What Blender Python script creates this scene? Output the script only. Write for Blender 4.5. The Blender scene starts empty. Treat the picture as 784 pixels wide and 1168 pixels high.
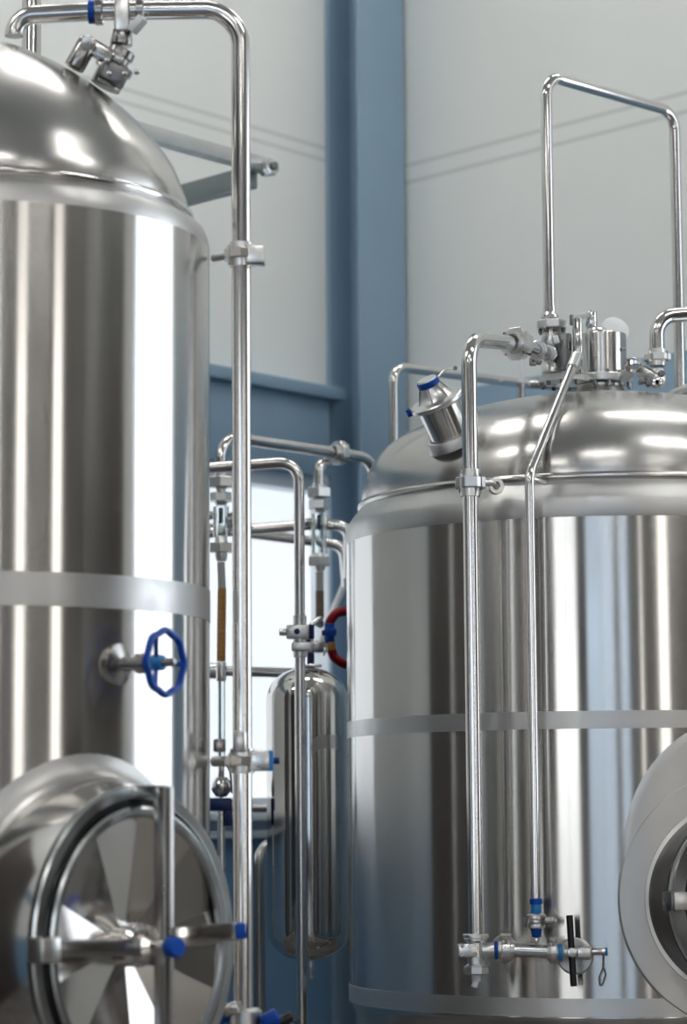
import bpy, bmesh, math, random
from mathutils import Vector, Matrix, Quaternion
random.seed(7)
V = Vector
PI = math.pi
scn = bpy.context.scene
COL = scn.collection

# ------------------------------------------------------------------ camera
FPX = 3000.0
EYE = V((0, 0, 1.6))
TILT = math.atan(351 / FPX)
ROLL = math.radians(0.4)
fw = V((0, math.cos(TILT), math.sin(TILT)))
up0 = V((0, -math.sin(TILT), math.cos(TILT)))
rt0 = V((1, 0, 0))
rt = rt0 * math.cos(ROLL) - up0 * math.sin(ROLL)
up = up0 * math.cos(ROLL) + rt0 * math.sin(ROLL)
cam_d = bpy.data.cameras.new('camera')
cam = bpy.data.objects.new('camera', cam_d)
COL.objects.link(cam)
cam.matrix_world = Matrix(((rt.x, up.x, -fw.x, EYE.x), (rt.y, up.y, -fw.y, EYE.y), (rt.z, up.z, -fw.z, EYE.z), (0, 0, 0, 1)))
cam_d.sensor_fit = 'HORIZONTAL'
cam_d.sensor_width = 24
cam_d.lens = 24 * FPX / 784
cam_d.clip_end = 100
cam_d.dof.use_dof = True
cam_d.dof.focus_distance = 7.0
cam_d.dof.aperture_fstop = 2.6
scn.camera = cam

def ray(x, y):
    return fw * FPX + rt * (x - 392) + up * (584 - y)

def P(x, y, Y):
    """world point seen at photo position x, y at distance Y down the hall"""
    d = ray(x, y)
    return EYE + d * (Y / d.y)

# ------------------------------------------------------------------ materials
def mat(name):
    m = bpy.data.materials.new(name)
    m.use_nodes = True
    return m, m.node_tree.nodes, m.node_tree.links, m.node_tree.nodes['Principled BSDF']

def noise(N, L, scale, vec_scale=(1, 1, 1), detail=3):
    tc = N.new('ShaderNodeTexCoord')
    mp = N.new('ShaderNodeMapping')
    mp.inputs['Scale'].default_value = vec_scale
    n = N.new('ShaderNodeTexNoise')
    n.inputs['Scale'].default_value = scale
    n.inputs['Detail'].default_value = detail
    L.new(tc.outputs['Object'], mp.inputs['Vector'])
    L.new(mp.outputs['Vector'], n.inputs['Vector'])
    return n

def ramp(N, L, src, lo, hi):
    r = N.new('ShaderNodeMapRange')
    r.inputs['To Min'].default_value = lo
    r.inputs['To Max'].default_value = hi
    r.inputs['From Min'].default_value = 0.3
    r.inputs['From Max'].default_value = 0.7
    L.new(src, r.inputs['Value'])
    return r.outputs['Result']

def metal(name, col, rough, var=0.04, aniso=0.0, nscale=6, vs=(1, 1, 1), rot=0.0, bump=0.0, bscale=200, bvs=(1, 1, 1)):
    m, N, L, b = mat(name)
    b.inputs['Base Color'].default_value = (*col, 1)
    b.inputs['Metallic'].default_value = 1
    n = noise(N, L, nscale, vs)
    L.new(ramp(N, L, n.outputs['Fac'], max(0.02, rough - var), rough + var), b.inputs['Roughness'])
    if aniso:
        b.inputs['Anisotropic'].default_value = aniso
        b.inputs['Anisotropic Rotation'].default_value = rot
        t = N.new('ShaderNodeTangent')
        t.direction_type = 'RADIAL'
        t.axis = 'Z'
        L.new(t.outputs['Tangent'], b.inputs['Tangent'])
    if bump:
        n2 = noise(N, L, bscale, bvs, 2)
        bp = N.new('ShaderNodeBump')
        bp.inputs['Strength'].default_value = bump
        bp.inputs['Distance'].default_value = 0.002
        L.new(n2.outputs['Fac'], bp.inputs['Height'])
        L.new(bp.outputs['Normal'], b.inputs['Normal'])
    return m

def plain(name, col, rough=0.5, var=0.06, spec=0.5, trans=0.0, ior=1.45, cvar=0.06, nscale=5, vs=(1, 1, 1)):
    m, N, L, b = mat(name)
    n = noise(N, L, nscale, vs, 4)
    cr = N.new('ShaderNodeValToRGB')
    cr.color_ramp.elements[0].position = 0.3
    cr.color_ramp.elements[1].position = 0.7
    cr.color_ramp.elements[0].color = (*[c * (1 - cvar) for c in col], 1)
    cr.color_ramp.elements[1].color = (*[min(1, c * (1 + cvar)) for c in col], 1)
    L.new(n.outputs['Fac'], cr.inputs['Fac'])
    L.new(cr.outputs['Color'], b.inputs['Base Color'])
    L.new(ramp(N, L, n.outputs['Fac'], max(0.02, rough - var), rough + var), b.inputs['Roughness'])
    b.inputs['Specular IOR Level'].default_value = spec
    b.inputs['Transmission Weight'].default_value = trans
    b.inputs['IOR'].default_value = ior
    return m

def emit(name, col, s):
    m, N, L, b = mat(name)
    b.inputs['Base Color'].default_value = (0.8, 0.8, 0.8, 1)
    b.inputs['Emission Color'].default_value = (*col, 1)
    b.inputs['Emission Strength'].default_value = s
    b.inputs['Roughness'].default_value = 0.6
    return m

def panel_wall(name, col, seam_z):
    """painted sandwich panels with narrow joints at the heights seam_z"""
    m, N, L, b = mat(name)
    n = noise(N, L, 0.8, (1, 1, 1), 5)
    cr = N.new('ShaderNodeValToRGB')
    cr.color_ramp.elements[0].position = 0.3
    cr.color_ramp.elements[1].position = 0.7
    cr.color_ramp.elements[0].color = (*[c * 0.96 for c in col], 1)
    cr.color_ramp.elements[1].color = (*[c * 1.03 for c in col], 1)
    L.new(n.outputs['Fac'], cr.inputs['Fac'])
    tc = N.new('ShaderNodeTexCoord')
    sx = N.new('ShaderNodeSeparateXYZ')
    L.new(tc.outputs['Object'], sx.inputs['Vector'])
    prev = None
    for z in seam_z:
        s = N.new('ShaderNodeMath'); s.operation = 'SUBTRACT'; s.inputs[1].default_value = z
        L.new(sx.outputs['Z'], s.inputs[0])
        a = N.new('ShaderNodeMath'); a.operation = 'ABSOLUTE'
        L.new(s.outputs[0], a.inputs[0])
        g = N.new('ShaderNodeMapRange')
        g.inputs['From Min'].default_value = 0.004
        g.inputs['From Max'].default_value = 0.012
        g.inputs['To Min'].default_value = 1.0
        g.inputs['To Max'].default_value = 0.0
        L.new(a.outputs[0], g.inputs['Value'])
        if prev is None:
            prev = g.outputs['Result']
        else:
            mx = N.new('ShaderNodeMath'); mx.operation = 'MAXIMUM'
            L.new(prev, mx.inputs[0]); L.new(g.outputs['Result'], mx.inputs[1])
            prev = mx.outputs[0]
    mix = N.new('ShaderNodeMix'); mix.data_type = 'RGBA'
    sc_ = N.new('ShaderNodeMath'); sc_.operation = 'MULTIPLY'; sc_.inputs[1].default_value = 0.45
    L.new(prev, sc_.inputs[0])
    L.new(sc_.outputs[0], mix.inputs['Factor'])
    L.new(cr.outputs['Color'], mix.inputs['A'])
    mix.inputs['B'].default_value = (*[c * 0.55 for c in col], 1)
    L.new(mix.outputs['Result'], b.inputs['Base Color'])
    b.inputs['Roughness'].default_value = 0.55
    b.inputs['Specular IOR Level'].default_value = 0.3
    return m

STEEL = (0.66, 0.645, 0.62)
M = dict(
    tube=metal('polished_tube_steel', (0.70, 0.685, 0.67), 0.13, 0.04, nscale=14, vs=(1, 1, 0.15)),
    shell=metal('brushed_shell_steel', STEEL, 0.19, 0.03, aniso=1.0, nscale=5, vs=(1, 1, 0.25), rot=0.25),
    dome=metal('satin_dome_steel', (0.56, 0.55, 0.53), 0.23, 0.05, aniso=0.6, nscale=4, rot=0.25),
    band=metal('matte_ground_steel', (0.60, 0.595, 0.585), 0.42, 0.06, aniso=0.6, nscale=30, rot=0.25, bump=0.04, bscale=220),
    cast=metal('cast_clamp_steel', (0.74, 0.735, 0.72), 0.30, 0.04, nscale=12),
    hinge=metal('tarnished_hinge_steel', (0.40, 0.39, 0.38), 0.24, 0.04, nscale=8),
    mirror=metal('mirror_vessel_steel', (0.66, 0.64, 0.61), 0.06, 0.03, nscale=6),
    door=metal('pressed_door_steel', (0.60, 0.58, 0.555), 0.17, 0.04, nscale=5),
    flange=metal('flange_steel', (0.55, 0.57, 0.57), 0.22, 0.05, nscale=10),
    dark=metal('dark_steel', (0.20, 0.20, 0.20), 0.3, 0.06, nscale=20),
    neck=metal('shade_toned_neck_steel', (0.16, 0.15, 0.145), 0.18, 0.05, nscale=8),  # base colour darkened to carry the neck's shade and dark reflections
    galv=metal('galvanised_steel', (0.24, 0.27, 0.28), 0.42, 0.08, nscale=25),
    zinc=metal('zinc_plated_steel', (0.55, 0.57, 0.57), 0.45, 0.08, nscale=25),
    blue=plain('blue_plastic', (0.008, 0.075, 0.42), 0.35, spec=0.3, cvar=0.15),
    cyan=plain('light_blue_plastic', (0.03, 0.25, 0.62), 0.3),
    navy=plain('navy_plastic', (0.008, 0.025, 0.14), 0.35),
    black=plain('black_rubber', (0.012, 0.012, 0.014), 0.22),
    red=plain('red_hose_rubber', (0.26, 0.003, 0.010), 0.4, spec=0.25, cvar=0.15),
    brass=plain('yellow_ferrule', (0.50, 0.26, 0.06), 0.4),
    amber=plain('amber_hose_wrap', (0.42, 0.22, 0.07), 0.45, cvar=0.35, nscale=6, vs=(0.2, 0.2, 14)),
    brownwrap=plain('brown_hose_wrap', (0.20, 0.145, 0.10), 0.5, cvar=0.3, nscale=6, vs=(0.2, 0.2, 14)),
    saddle=metal('ground_saddle_steel', (0.52, 0.51, 0.495), 0.40, 0.05, nscale=12),
    hose=plain('translucent_hose', (0.55, 0.56, 0.55), 0.25, trans=0.25),
    glass=plain('clear_glass', (0.92, 0.97, 0.97), 0.04, 0.02, trans=1.0, cvar=0.01),
    white=plain('white_plastic', (0.85, 0.86, 0.87), 0.35),
    bluepaint=plain('blue_painted_steel', (0.25, 0.365, 0.475), 0.38, cvar=0.08, nscale=1.5),
    bluewall=plain('blue_painted_panel', (0.15, 0.27, 0.42), 0.35, cvar=0.10, nscale=1.2),
    sill=plain('white_painted_sill', (0.74, 0.79, 0.84), 0.4),
    paleblue=plain('pale_blue_panel', (0.42, 0.52, 0.66), 0.4),
    whitewall=plain('white_wall_paint', (0.62, 0.63, 0.62), 0.6),
    ceil=plain('ceiling_paint', (0.58, 0.59, 0.58), 0.7),
    floor=plain('grey_epoxy_floor', (0.16, 0.15, 0.14), 0.28, cvar=0.12, nscale=0.9),
    tan=plain('tan_panel', (0.28, 0.25, 0.225), 0.6),
    brown=plain('brown_panel', (0.055, 0.045, 0.038), 0.6),
)
EM = dict(
    near=emit('frosted_daylight_pane', (0.88, 0.94, 1.0), 0.82),
    back=emit('daylight_pane', (0.93, 0.97, 1.0), 2.6),
    warm=emit('warm_daylight_pane', (1.0, 0.96, 0.91), 3.2),
    soft=emit('blue_daylight_pane', (0.58, 0.77, 1.0), 1.35),
    side=emit('side_daylight_pane', (0.86, 0.93, 1.0), 2.6),
    lamp=emit('added_lamp_diffuser', (1.0, 0.98, 0.95), 26.0),
)

# ------------------------------------------------------------------ mesh helpers
def finish(bm, name, m, parent=None, base=V((0, 0, 0)), sharp=32):
    bmesh.ops.remove_doubles(bm, verts=bm.verts, dist=1e-6)
    bmesh.ops.recalc_face_normals(bm, faces=bm.faces)
    for f in bm.faces:
        f.smooth = True
    lim = math.radians(sharp)
    for e in bm.edges:
        if len(e.link_faces) == 2 and e.calc_face_angle(0) > lim:
            e.smooth = False
    for v in bm.verts:
        v.co -= base
    me = bpy.data.meshes.new(name)
    bm.to_mesh(me)
    bm.free()
    me.materials.append(m if not isinstance(m, str) else M[m])
    o = bpy.data.objects.new(name, me)
    COL.objects.link(o)
    if parent is not None:
        o.parent = parent
    return o

def basis(axis, hint=None):
    a = V(axis).normalized()
    h = V(hint) if hint is not None else (V((0, 0, 1)) if abs(a.z) < 0.9 else V((1, 0, 0)))
    e1 = (h - a * h.dot(a)).normalized()
    return a, e1, a.cross(e1)

def revolve(bm, prof, org, axis=(0, 0, 1), seg=32, hint=None, s1=1.0, s2=1.0, closed=False):
    """prof: (radius, height along axis) pairs"""
    a, e1, e2 = basis(axis, hint)
    rings = []
    for r, h in prof:
        c = V(org) + a * h
        if r < 1e-7:
            rings.append([bm.verts.new(c)])
        else:
            rings.append([bm.verts.new(c + e1 * (r * s1 * math.cos(2 * PI * (k + 0.5) / seg)) + e2 * (r * s2 * math.sin(2 * PI * (k + 0.5) / seg))) for k in range(seg)])
    pairs = list(zip(rings, rings[1:]))
    if closed:
        pairs.append((rings[-1], rings[0]))
    for A, B in pairs:
        for k in range(seg):
            j = (k + 1) % seg
            if len(A) == 1 and len(B) == 1:
                continue
            if len(A) == 1:
                bm.faces.new((A[0], B[k], B[j]))
            elif len(B) == 1:
                bm.faces.new((A[k], A[j], B[0]))
            else:
                bm.faces.new((A[k], A[j], B[j], B[k]))
    return bm

def cyl(bm, p, q, r, seg=20, bev=0.0, r2=None, hint=None):
    p, q = V(p), V(q)
    L = (q - p).length
    r2 = r if r2 is None else r2
    b = min(bev, L * 0.45, r * 0.6, r2 * 0.6)
    if b > 0:
        prof = [(0, 0), (r - b, 0), (r - b * 0.3, b * 0.3), (r, b), (r2, L - b), (r2 - b * 0.3, L - b * 0.3), (r2 - b, L), (0, L)]
    else:
        prof = [(0, 0), (r, 0), (r2, L), (0, L)]
    return revolve(bm, prof, p, q - p, seg, hint)

def ring(bm, c, axis, ri, ro, h, seg=40, bev=0.002, hint=None, s1=1, s2=1):
    b = min(bev, h * 0.4, (ro - ri) * 0.4)
    prof = [(ri, -h / 2 + b), (ri + b, -h / 2), (ro - b, -h / 2), (ro, -h / 2 + b), (ro, h / 2 - b), (ro - b, h / 2), (ri + b, h / 2), (ri, h / 2 - b)]
    return revolve(bm, prof, c, axis, seg, hint, s1, s2, closed=True)

def box(bm, c, dx, dy, dz, X=(1, 0, 0), Y=(0, 1, 0), bev=0.002):
    """full sizes dx, dy, dz along X, Y and their normal"""
    X = V(X).normalized()
    Y = V(Y); Y = (Y - X * Y.dot(X)).normalized()
    Z = X.cross(Y)
    b2 = bmesh.new()
    bmesh.ops.create_cube(b2, size=1)
    for v in b2.verts:
        v.co = V((v.co.x * dx, v.co.y * dy, v.co.z * dz))
    if bev > 0:
        bmesh.ops.bevel(b2, geom=list(b2.edges), offset=min(bev, 0.3 * min(dx, dy, dz)), segments=2, affect='EDGES', profile=0.5)
    mp = {}
    for v in b2.verts:
        mp[v] = bm.verts.new(V(c) + X * v.co.x + Y * v.co.y + Z * v.co.z)
    for f in b2.faces:
        bm.faces.new([mp[v] for v in f.verts])
    b2.free()
    return bm

def bar(bm, p, q, w, h, upv=(0, 0, 1), bev=0.002):
    p, q = V(p), V(q)
    d = q - p
    s = d.cross(V(upv))
    return box(bm, (p + q) / 2, d.length, w, h, d, s, bev)

def fillet(pts, rad, n=10):
    pts = [V(p) for p in pts]
    rads = rad if isinstance(rad, (list, tuple)) else [rad] * len(pts)
    out = [pts[0]]
    for i in range(1, len(pts) - 1):
        a, b, c = pts[i - 1], pts[i], pts[i + 1]
        u, w = (a - b), (c - b)
        lu, lw = u.length, w.length
        u.normalize(); w.normalize()
        ang = u.angle(w)
        if ang > PI - 0.02 or rads[i] <= 0:
            out.append(b); continue
        t = min(rads[i] / math.tan(ang / 2), lu * (0.95 if i == 1 else 0.49), lw * (0.95 if i == len(pts) - 2 else 0.49))
        R = t * math.tan(ang / 2)
        bis = (u + w).normalized()
        cen = b + bis * (R / math.sin(ang / 2))
        s = b + u * t - cen
        e = b + w * t - cen
        tot = s.angle(e)
        ax = s.cross(e).normalized()
        for k in range(n + 1):
            out.append(cen + Quaternion(ax, tot * k / n) @ s)
    out.append(pts[-1])
    return out

def tube(bm, pts, r, rad=0.06, seg=20, n=10, wall=0.0):
    path = fillet(pts, rad, n)
    T = []
    for i in range(len(path)):
        a = path[max(0, i - 1)]; b = path[min(len(path) - 1, i + 1)]
        T.append((b - a).normalized())
    _, e1, e2 = basis(T[0])
    rings = []
    for i, p in enumerate(path):
        if i:
            q = T[i - 1].rotation_difference(T[i])
            e1 = q @ e1
        e1 = (e1 - T[i] * e1.dot(T[i])).normalized()
        e2 = T[i].cross(e1)
        rr = r[i] if isinstance(r, list) else r
        rings.append([bm.verts.new(p + e1 * (rr * math.cos(2 * PI * k / seg)) + e2 * (rr * math.sin(2 * PI * k / seg))) for k in range(seg)])
    for A, B in zip(rings, rings[1:]):
        for k in range(seg):
            j = (k + 1) % seg
            bm.faces.new((A[k], A[j], B[j], B[k]))
    bm.faces.new(rings[0][::-1])
    bm.faces.new(rings[-1])
    return bm

def B():
    return bmesh.new()

class Thing:
    def __init__(self, name, label, cat, base, group=None):
        o = bpy.data.objects.new(name, None)
        COL.objects.link(o)
        o.empty_display_size = 0.1
        o.location = V(base)
        o['label'] = label
        o['category'] = cat
        if group:
            o['group'] = group
        self.o, self.base = o, V(base)
    def part(self, name, bm, m, parent=None, label=None, sharp=32):
        p = finish(bm, name, m, parent or self.o, self.base, sharp)
        if label:
            p['label'] = label
        return p

def struct(name, bm, m, parent=None):
    o = finish(bm, name, m, parent)
    if parent is None:
        o['kind'] = 'structure'
    return o

def clamp(t, c, axis, r, side=None, name='clamp', parent=None, m='cast', h=0.030, facets=8, nuts=4):
    """bolted union: a faceted collar, two ferrule lips and its nuts"""
    a, e1, e2 = basis(axis, side)
    c = V(c)
    bm = B()
    ro = r * 2.05
    prof = [(r * 0.98, -h * 0.9), (r * 1.22, -h * 0.9), (r * 1.30, -h * 0.5), (r * 1.5, -h * 0.5)]
    revolve(bm, [(r * 0.98, -h * 1.0), (r * 1.25, -h * 1.0), (r * 1.3, -h * 0.42), (r * 1.3, h * 0.42), (r * 1.25, h * 1.0), (r * 0.98, h * 1.0)], c, a, 24, closed=True)
    p = t.part(name, bm, m, parent)
    bm = B()
    ring(bm, c, a, r * 1.28, ro, h * 0.8, facets, 0.002, hint=e1)
    col = t.part('clamp_collar', bm, m, p)
    for k in range(nuts):
        th = 2 * PI * (k + 0.5) / nuts
        d = e1 * math.cos(th) + e2 * math.sin(th)
        bm = B()
        q = c + d * (ro * 0.86)
        cyl(bm, q - a * h * 0.62, q + a * h * 0.62, r * 0.20, 6, 0.001)
        t.part('bolt', bm, 'dark' if k % 2 else 'cast', p)
    return p

def triclamp(t, c, axis, r, side, name='clamp', parent=None, m='cast', h=0.022):
    """hinged ferrule clamp with a block, a bolt and a wing nut pointing to side"""
    a, e1, e2 = basis(axis, side)
    c = V(c)
    bm = B()
    revolve(bm, [(r, -h), (r * 1.15, -h), (r * 1.5, -h * 0.25), (r * 1.5, h * 0.25), (r * 1.15, h), (r, h)], c, a, 28, closed=True)
    p = t.part(name, bm, m, parent)
    bm = B()
    ring(bm, c, a, r * 1.40, r * 1.78, h * 1.1, 28, 0.002)
    t.part('clamp_collar', bm, m, p)
    bm = B()
    box(bm, c + e1 * r * 2.0, r * 0.95, r * 0.8, h * 1.25, e1, e2, 0.002)
    t.part('clamp_lug', bm, m, p)
    bm = B()
    cyl(bm, c + e1 * r * 2.0 - e2 * r * 0.85, c + e1 * r * 2.0 + e2 * r * 0.95, r * 0.2, 10, 0.001)
    box(bm, c + e1 * r * 2.0 + e2 * r * 0.95, r * 0.9, r * 0.28, r * 0.45, e1, e2, 0.002)
    t.part('wing_nut', bm, m, p)
    return p

def zc(p, z):
    return V((p.x, p.y, z))

# ------------------------------------------------------------------ the hall
uL = V((0.639, 0.769, 0))      # along the left wall, going away
uR = V((-0.687, 0.727, 0)).normalized()     # along the right wall, going away
Q = P(413, 500, 10.1); Q.z = 0
nL = V((uL.y, -uL.x, 0))       # out of the left wall into the hall
nR = V((-uR.y, uR.x, 0)); nR = nR if nR.y < 0 else -nR
QL = Q + uR * 0.20
CORNER = QL + uL * 0.30
def hit(x, y, p0, n):
    d = ray(x, y)
    k = (p0 - EYE).dot(n) / d.dot(n)
    return EYE + d * k
def onL(x, y, off=0.0):
    return hit(x, y, QL + nL * off, nL)
def onR(x, y, off=0.0):
    return hit(x, y, CORNER + nR * off, nR)

H = 6.6
WL, WR = 16.0, 16.2
endL = CORNER - uL * WL
endR = CORNER - uR * WR
BACK = V((0.5, -13.5, 0))

def wall_mesh(p0, p1, out, holes, zlo=0.0, zhi=H, th=0.2):
    """wall from p0 to p1, thickness away along out, with rectangular openings (s0,s1,z0,z1)"""
    d = (p1 - p0); L = d.length; d.normalize()
    bm = B()
    xs = sorted({0.0, L, *[h[0] for h in holes], *[h[1] for h in holes]})
    zs = sorted({zlo, zhi, *[h[2] for h in holes], *[h[3] for h in holes]})
    solid = lambda i, j: 0 <= i < len(xs) - 1 and 0 <= j < len(zs) - 1 and not any(h[0] <= (xs[i] + xs[i + 1]) / 2 <= h[1] and h[2] <= (zs[j] + zs[j + 1]) / 2 <= h[3] for h in holes)
    cache = {}
    def vt(i, j, k):
        if (i, j, k) not in cache:
            cache[(i, j, k)] = bm.verts.new(p0 + d * xs[i] + out * (th * k) + V((0, 0, zs[j])))
        return cache[(i, j, k)]
    for i in range(len(xs) - 1):
        for j in range(len(zs) - 1):
            if not solid(i, j):
                continue
            bm.faces.new((vt(i, j, 0), vt(i + 1, j, 0), vt(i + 1, j + 1, 0), vt(i, j + 1, 0)))
            bm.faces.new((vt(i, j, 1), vt(i, j + 1, 1), vt(i + 1, j + 1, 1), vt(i + 1, j, 1)))
            if not solid(i - 1, j): bm.faces.new((vt(i, j, 0), vt(i, j + 1, 0), vt(i, j + 1, 1), vt(i, j, 1)))
            if not solid(i + 1, j): bm.faces.new((vt(i + 1, j, 0), vt(i + 1, j, 1), vt(i + 1, j + 1, 1), vt(i + 1, j + 1, 0)))
            if not solid(i, j - 1): bm.faces.new((vt(i, j, 0), vt(i, j, 1), vt(i + 1, j, 1), vt(i + 1, j, 0)))
            if not solid(i, j + 1): bm.faces.new((vt(i, j + 1, 0), vt(i + 1, j + 1, 0), vt(i + 1, j + 1, 1), vt(i, j + 1, 1)))
    return bm

NWIN = [0]
def window(p0, p1, out, h, pane, frame='bluepaint', mull=(0, 0), fr=0.06):
    NWIN[0] += 1
    d = (p1 - p0).normalized()
    s0, s1, z0, z1 = h
    w, hh = s1 - s0, z1 - z0
    c = p0 + d * (s0 + s1) / 2 + V((0, 0, (z0 + z1) / 2))
    bm = B()
    # frame: one mesh, flush in the opening
    k = 0.04
    for zz in (z0 + fr / 2, z1 - fr / 2):
        box(bm, p0 + d * (s0 + s1) / 2 + out * k + V((0, 0, zz)), w, 0.1, fr, d, out, 0.004)
    for ss in (s0 + fr / 2, s1 - fr / 2):
        box(bm, p0 + d * ss + out * k + V((0, 0, (z0 + z1) / 2)), fr, 0.1, hh, d, out, 0.004)
    for i in range(mull[0]):
        box(bm, p0 + d * (s0 + w * (i + 1) / (mull[0] + 1)) + out * k + V((0, 0, (z0 + z1) / 2)), 0.04, 0.07, hh, d, out, 0.004)
    for i in range(mull[1]):
        box(bm, p0 + d * (s0 + s1) / 2 + out * k + V((0, 0, z0 + hh * (i + 1) / (mull[1] + 1))), w, 0.07, 0.04, d, out, 0.004)
    f = struct('window_%d' % NWIN[0], bm, frame)
    bm = B()
    box(bm, c + out * 0.09, w - 0.02, 0.012, hh - 0.02, d, out, 0)
    struct('window_pane', bm, EM[pane], f)
    return f

# left wall
zt_seam = onL(281, 157).z
z_lip1 = onL(375, 447).z
z_lip0 = onL(375, 461).z
z_win1 = onL(380, 547).z
z_win0 = onL(300, 928).z
sR = (onL(384, 700) - CORNER).dot(-uL)      # right edge of the window, measured from the corner
holeL = (sR, sR + 2.3, z_win0, z_win1)
wl = panel_wall('white_panels', (0.80, 0.825, 0.81), [zt_seam, zt_seam + 0.05, zt_seam + 1.1])
struct('wall_left', wall_mesh(CORNER, endL, -nL, [holeL], z_win0 - 0.02), wl)
struct('wall_left_lower', wall_mesh(CORNER, endL, -nL, [], 0, z_win0 - 0.02), M['bluewall'])
window(CORNER, endL, -nL, holeL, 'near', 'sill', (1, 0))
# right wall
z_rseam = onR(470, 207).z
wr = panel_wall('grey_white_panels', (0.78, 0.80, 0.78), [z_rseam, z_rseam + 0.07, z_rseam + 1.3, z_rseam - 1.05])
holeR = (4.1, 6.9, 1.35, 4.6)
z_rg = onR(640, 428).z
struct('wall_right', wall_mesh(CORNER, endR, -nR, [holeR], z_rg), wr) if False else None
struct('wall_right', wall_mesh(CORNER, endR, -nR, [holeR]), wr)
window(CORNER, endR, -nR, holeR, 'side', 'bluepaint', (1, 1))
# girts and cladding on both walls
bm = B()
p0 = onL(394, 455, 0.10); p0.z = 0
box(bm, CORNER - uL * 8.1 + nL * 0.05 + V((0, 0, (z_lip0 + z_lip1) / 2)), 15.6, 0.10, z_lip1 - z_lip0, uL, nL, 0.006)
struct('trim_1', bm, 'bluepaint')
bm = B()
box(bm, CORNER - uL * 8.15 + nL * 0.03 + V((0, 0, (z_lip0 + z_win1) / 2)), 15.6, 0.06, z_lip0 - z_win1 - 0.001, uL, nL, 0.004)
struct('trim_2', bm, 'bluepaint')
bm = B()
box(bm, CORNER - uL * 8.15 + nL * 0.05 + V((0, 0, z_win0 - 0.01)), 15.6, 0.10, 0.035, uL, nL, 0.006)
struct('trim_3', bm, 'sill')
bm = B()
box(bm, CORNER - uL * 8.15 + nL * 0.03 + V((0, 0, onL(300, 951).z)), 15.6, 0.06, 0.03, uL, nL, 0.006)
struct('trim_4', bm, 'sill')
zs1 = z_win0 - 0.03; zs0 = onL(300, 951).z + 0.016
bm = B()
box(bm, CORNER - uL * 8.15 + nL * 0.02 + V((0, 0, (zs0 + zs1) / 2)), 15.6, 0.04, zs1 - zs0, uL, nL, 0.002)
struct('trim_6', bm, 'paleblue')
bm = B()
box(bm, CORNER - uR * 8.2 + nR * 0.04 + V((0, 0, z_rg - 0.45)), 15.5, 0.08, 0.9, uR, nR, 0.006)
struct('trim_5', bm, 'bluepaint') if False else bm.free()
bm = B()
box(bm, CORNER - uR * 2.2 + nR * 0.03 + V((0, 0, z_rg / 2)), 3.6, 0.06, z_rg, uR, nR, 0.006)
struct('trim_5', bm, 'bluepaint')
# dark slabs added out of view, reflected as dark streaks in the tanks
bm = B(); box(bm, CORNER - uR * 11.9 + nR * 0.04 + V((0, 0, 2.3)), 8.0, 0.08, 4.6, uR, nR, 0.01)
struct('added_dark_slab_1', bm, 'brown')
bm = B(); box(bm, CORNER - uL * 6.0 + nL * 0.07 + V((0, 0, 2.0)), 2.9, 0.14, 4.0, uL, nL, 0.01)
struct('added_dark_slab_2', bm, 'brown')
# column in the corner: an H section
bm = B()
hz = H - 0.01
def slab(a, b, th_dir, th):
    a2, b2 = a + th_dir * th, b + th_dir * th
    vs = []
    for z in (0, hz):
        vs.append([bm.verts.new(p + V((0, 0, z))) for p in (a, b, b2, a2)])
    lo, hi = vs
    bm.faces.new(lo[::-1]); bm.faces.new(hi)
    for k in range(4):
        j = (k + 1) % 4
        bm.faces.new((lo[k], lo[j], hi[j], hi[k]))
fwid = 0.285
slab(Q, Q + uL * fwid, uR, 0.018)                       # near flange
slab(Q + uR * 0.178, Q + uR * 0.178 + uL * fwid, uR, 0.018)   # far flange on the left wall
m0 = Q + uL * (fwid / 2 - 0.006)
slab(m0 + uR * 0.017, m0 + uR * 0.18, uL, 0.012)       # web
bmesh.ops.remove_doubles(bm, verts=bm.verts, dist=1e-6)
struct('column', bm, 'bluepaint')
# back walls behind the camera with tall windows
oBL = (BACK - endL).normalized(); oBL = V((-oBL.y, oBL.x, 0)); oBL = oBL if oBL.dot(V((-1, -1, 0))) > 0 else -oBL
oBR = (BACK - endR).normalized(); oBR = V((-oBR.y, oBR.x, 0)); oBR = oBR if oBR.dot(V((1, -1, 0))) > 0 else -oBR
hBL = [(5.9, 8.9, 0.9, 5.4), (10.2, 15.3, 0.9, 5.4)]
hBR = [(3.0, 4.2, 0.6, 5.4), (7.5, 8.9, 0.6, 5.4), (11.2, 11.7, 0.6, 5.4), (13.7, 15.6, 0.9, 5.4)]
struct('wall_back_left', wall_mesh(endL, BACK, oBL, hBL), M['brown'])
struct('wall_back_right', wall_mesh(endR, BACK, oBR, hBR), M['tan'])
dBR = (BACK - endR).normalized()
bm = B(); box(bm, endR + dBR * 1.4 - oBR * 0.04 + V((0, 0, 2.3)), 2.4, 0.08, 4.6, dBR, oBR, 0.01)
struct('added_dark_slab_3', bm, 'brown')  # unseen dark slab added for the dark streak on the left tank
window(endL, BACK, oBL, hBL[0], 'back', 'whitewall', (1, 2))
window(endL, BACK, oBL, hBL[1], 'soft', 'whitewall', (1, 1))
for h in hBR:
    window(endR, BACK, oBR, h, 'soft' if h[0] > 13 else 'warm', 'whitewall', (0, 2))
corners = [CORNER, endL, BACK, endR]
cen = sum(corners, V((0, 0, 0))) / 4
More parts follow.
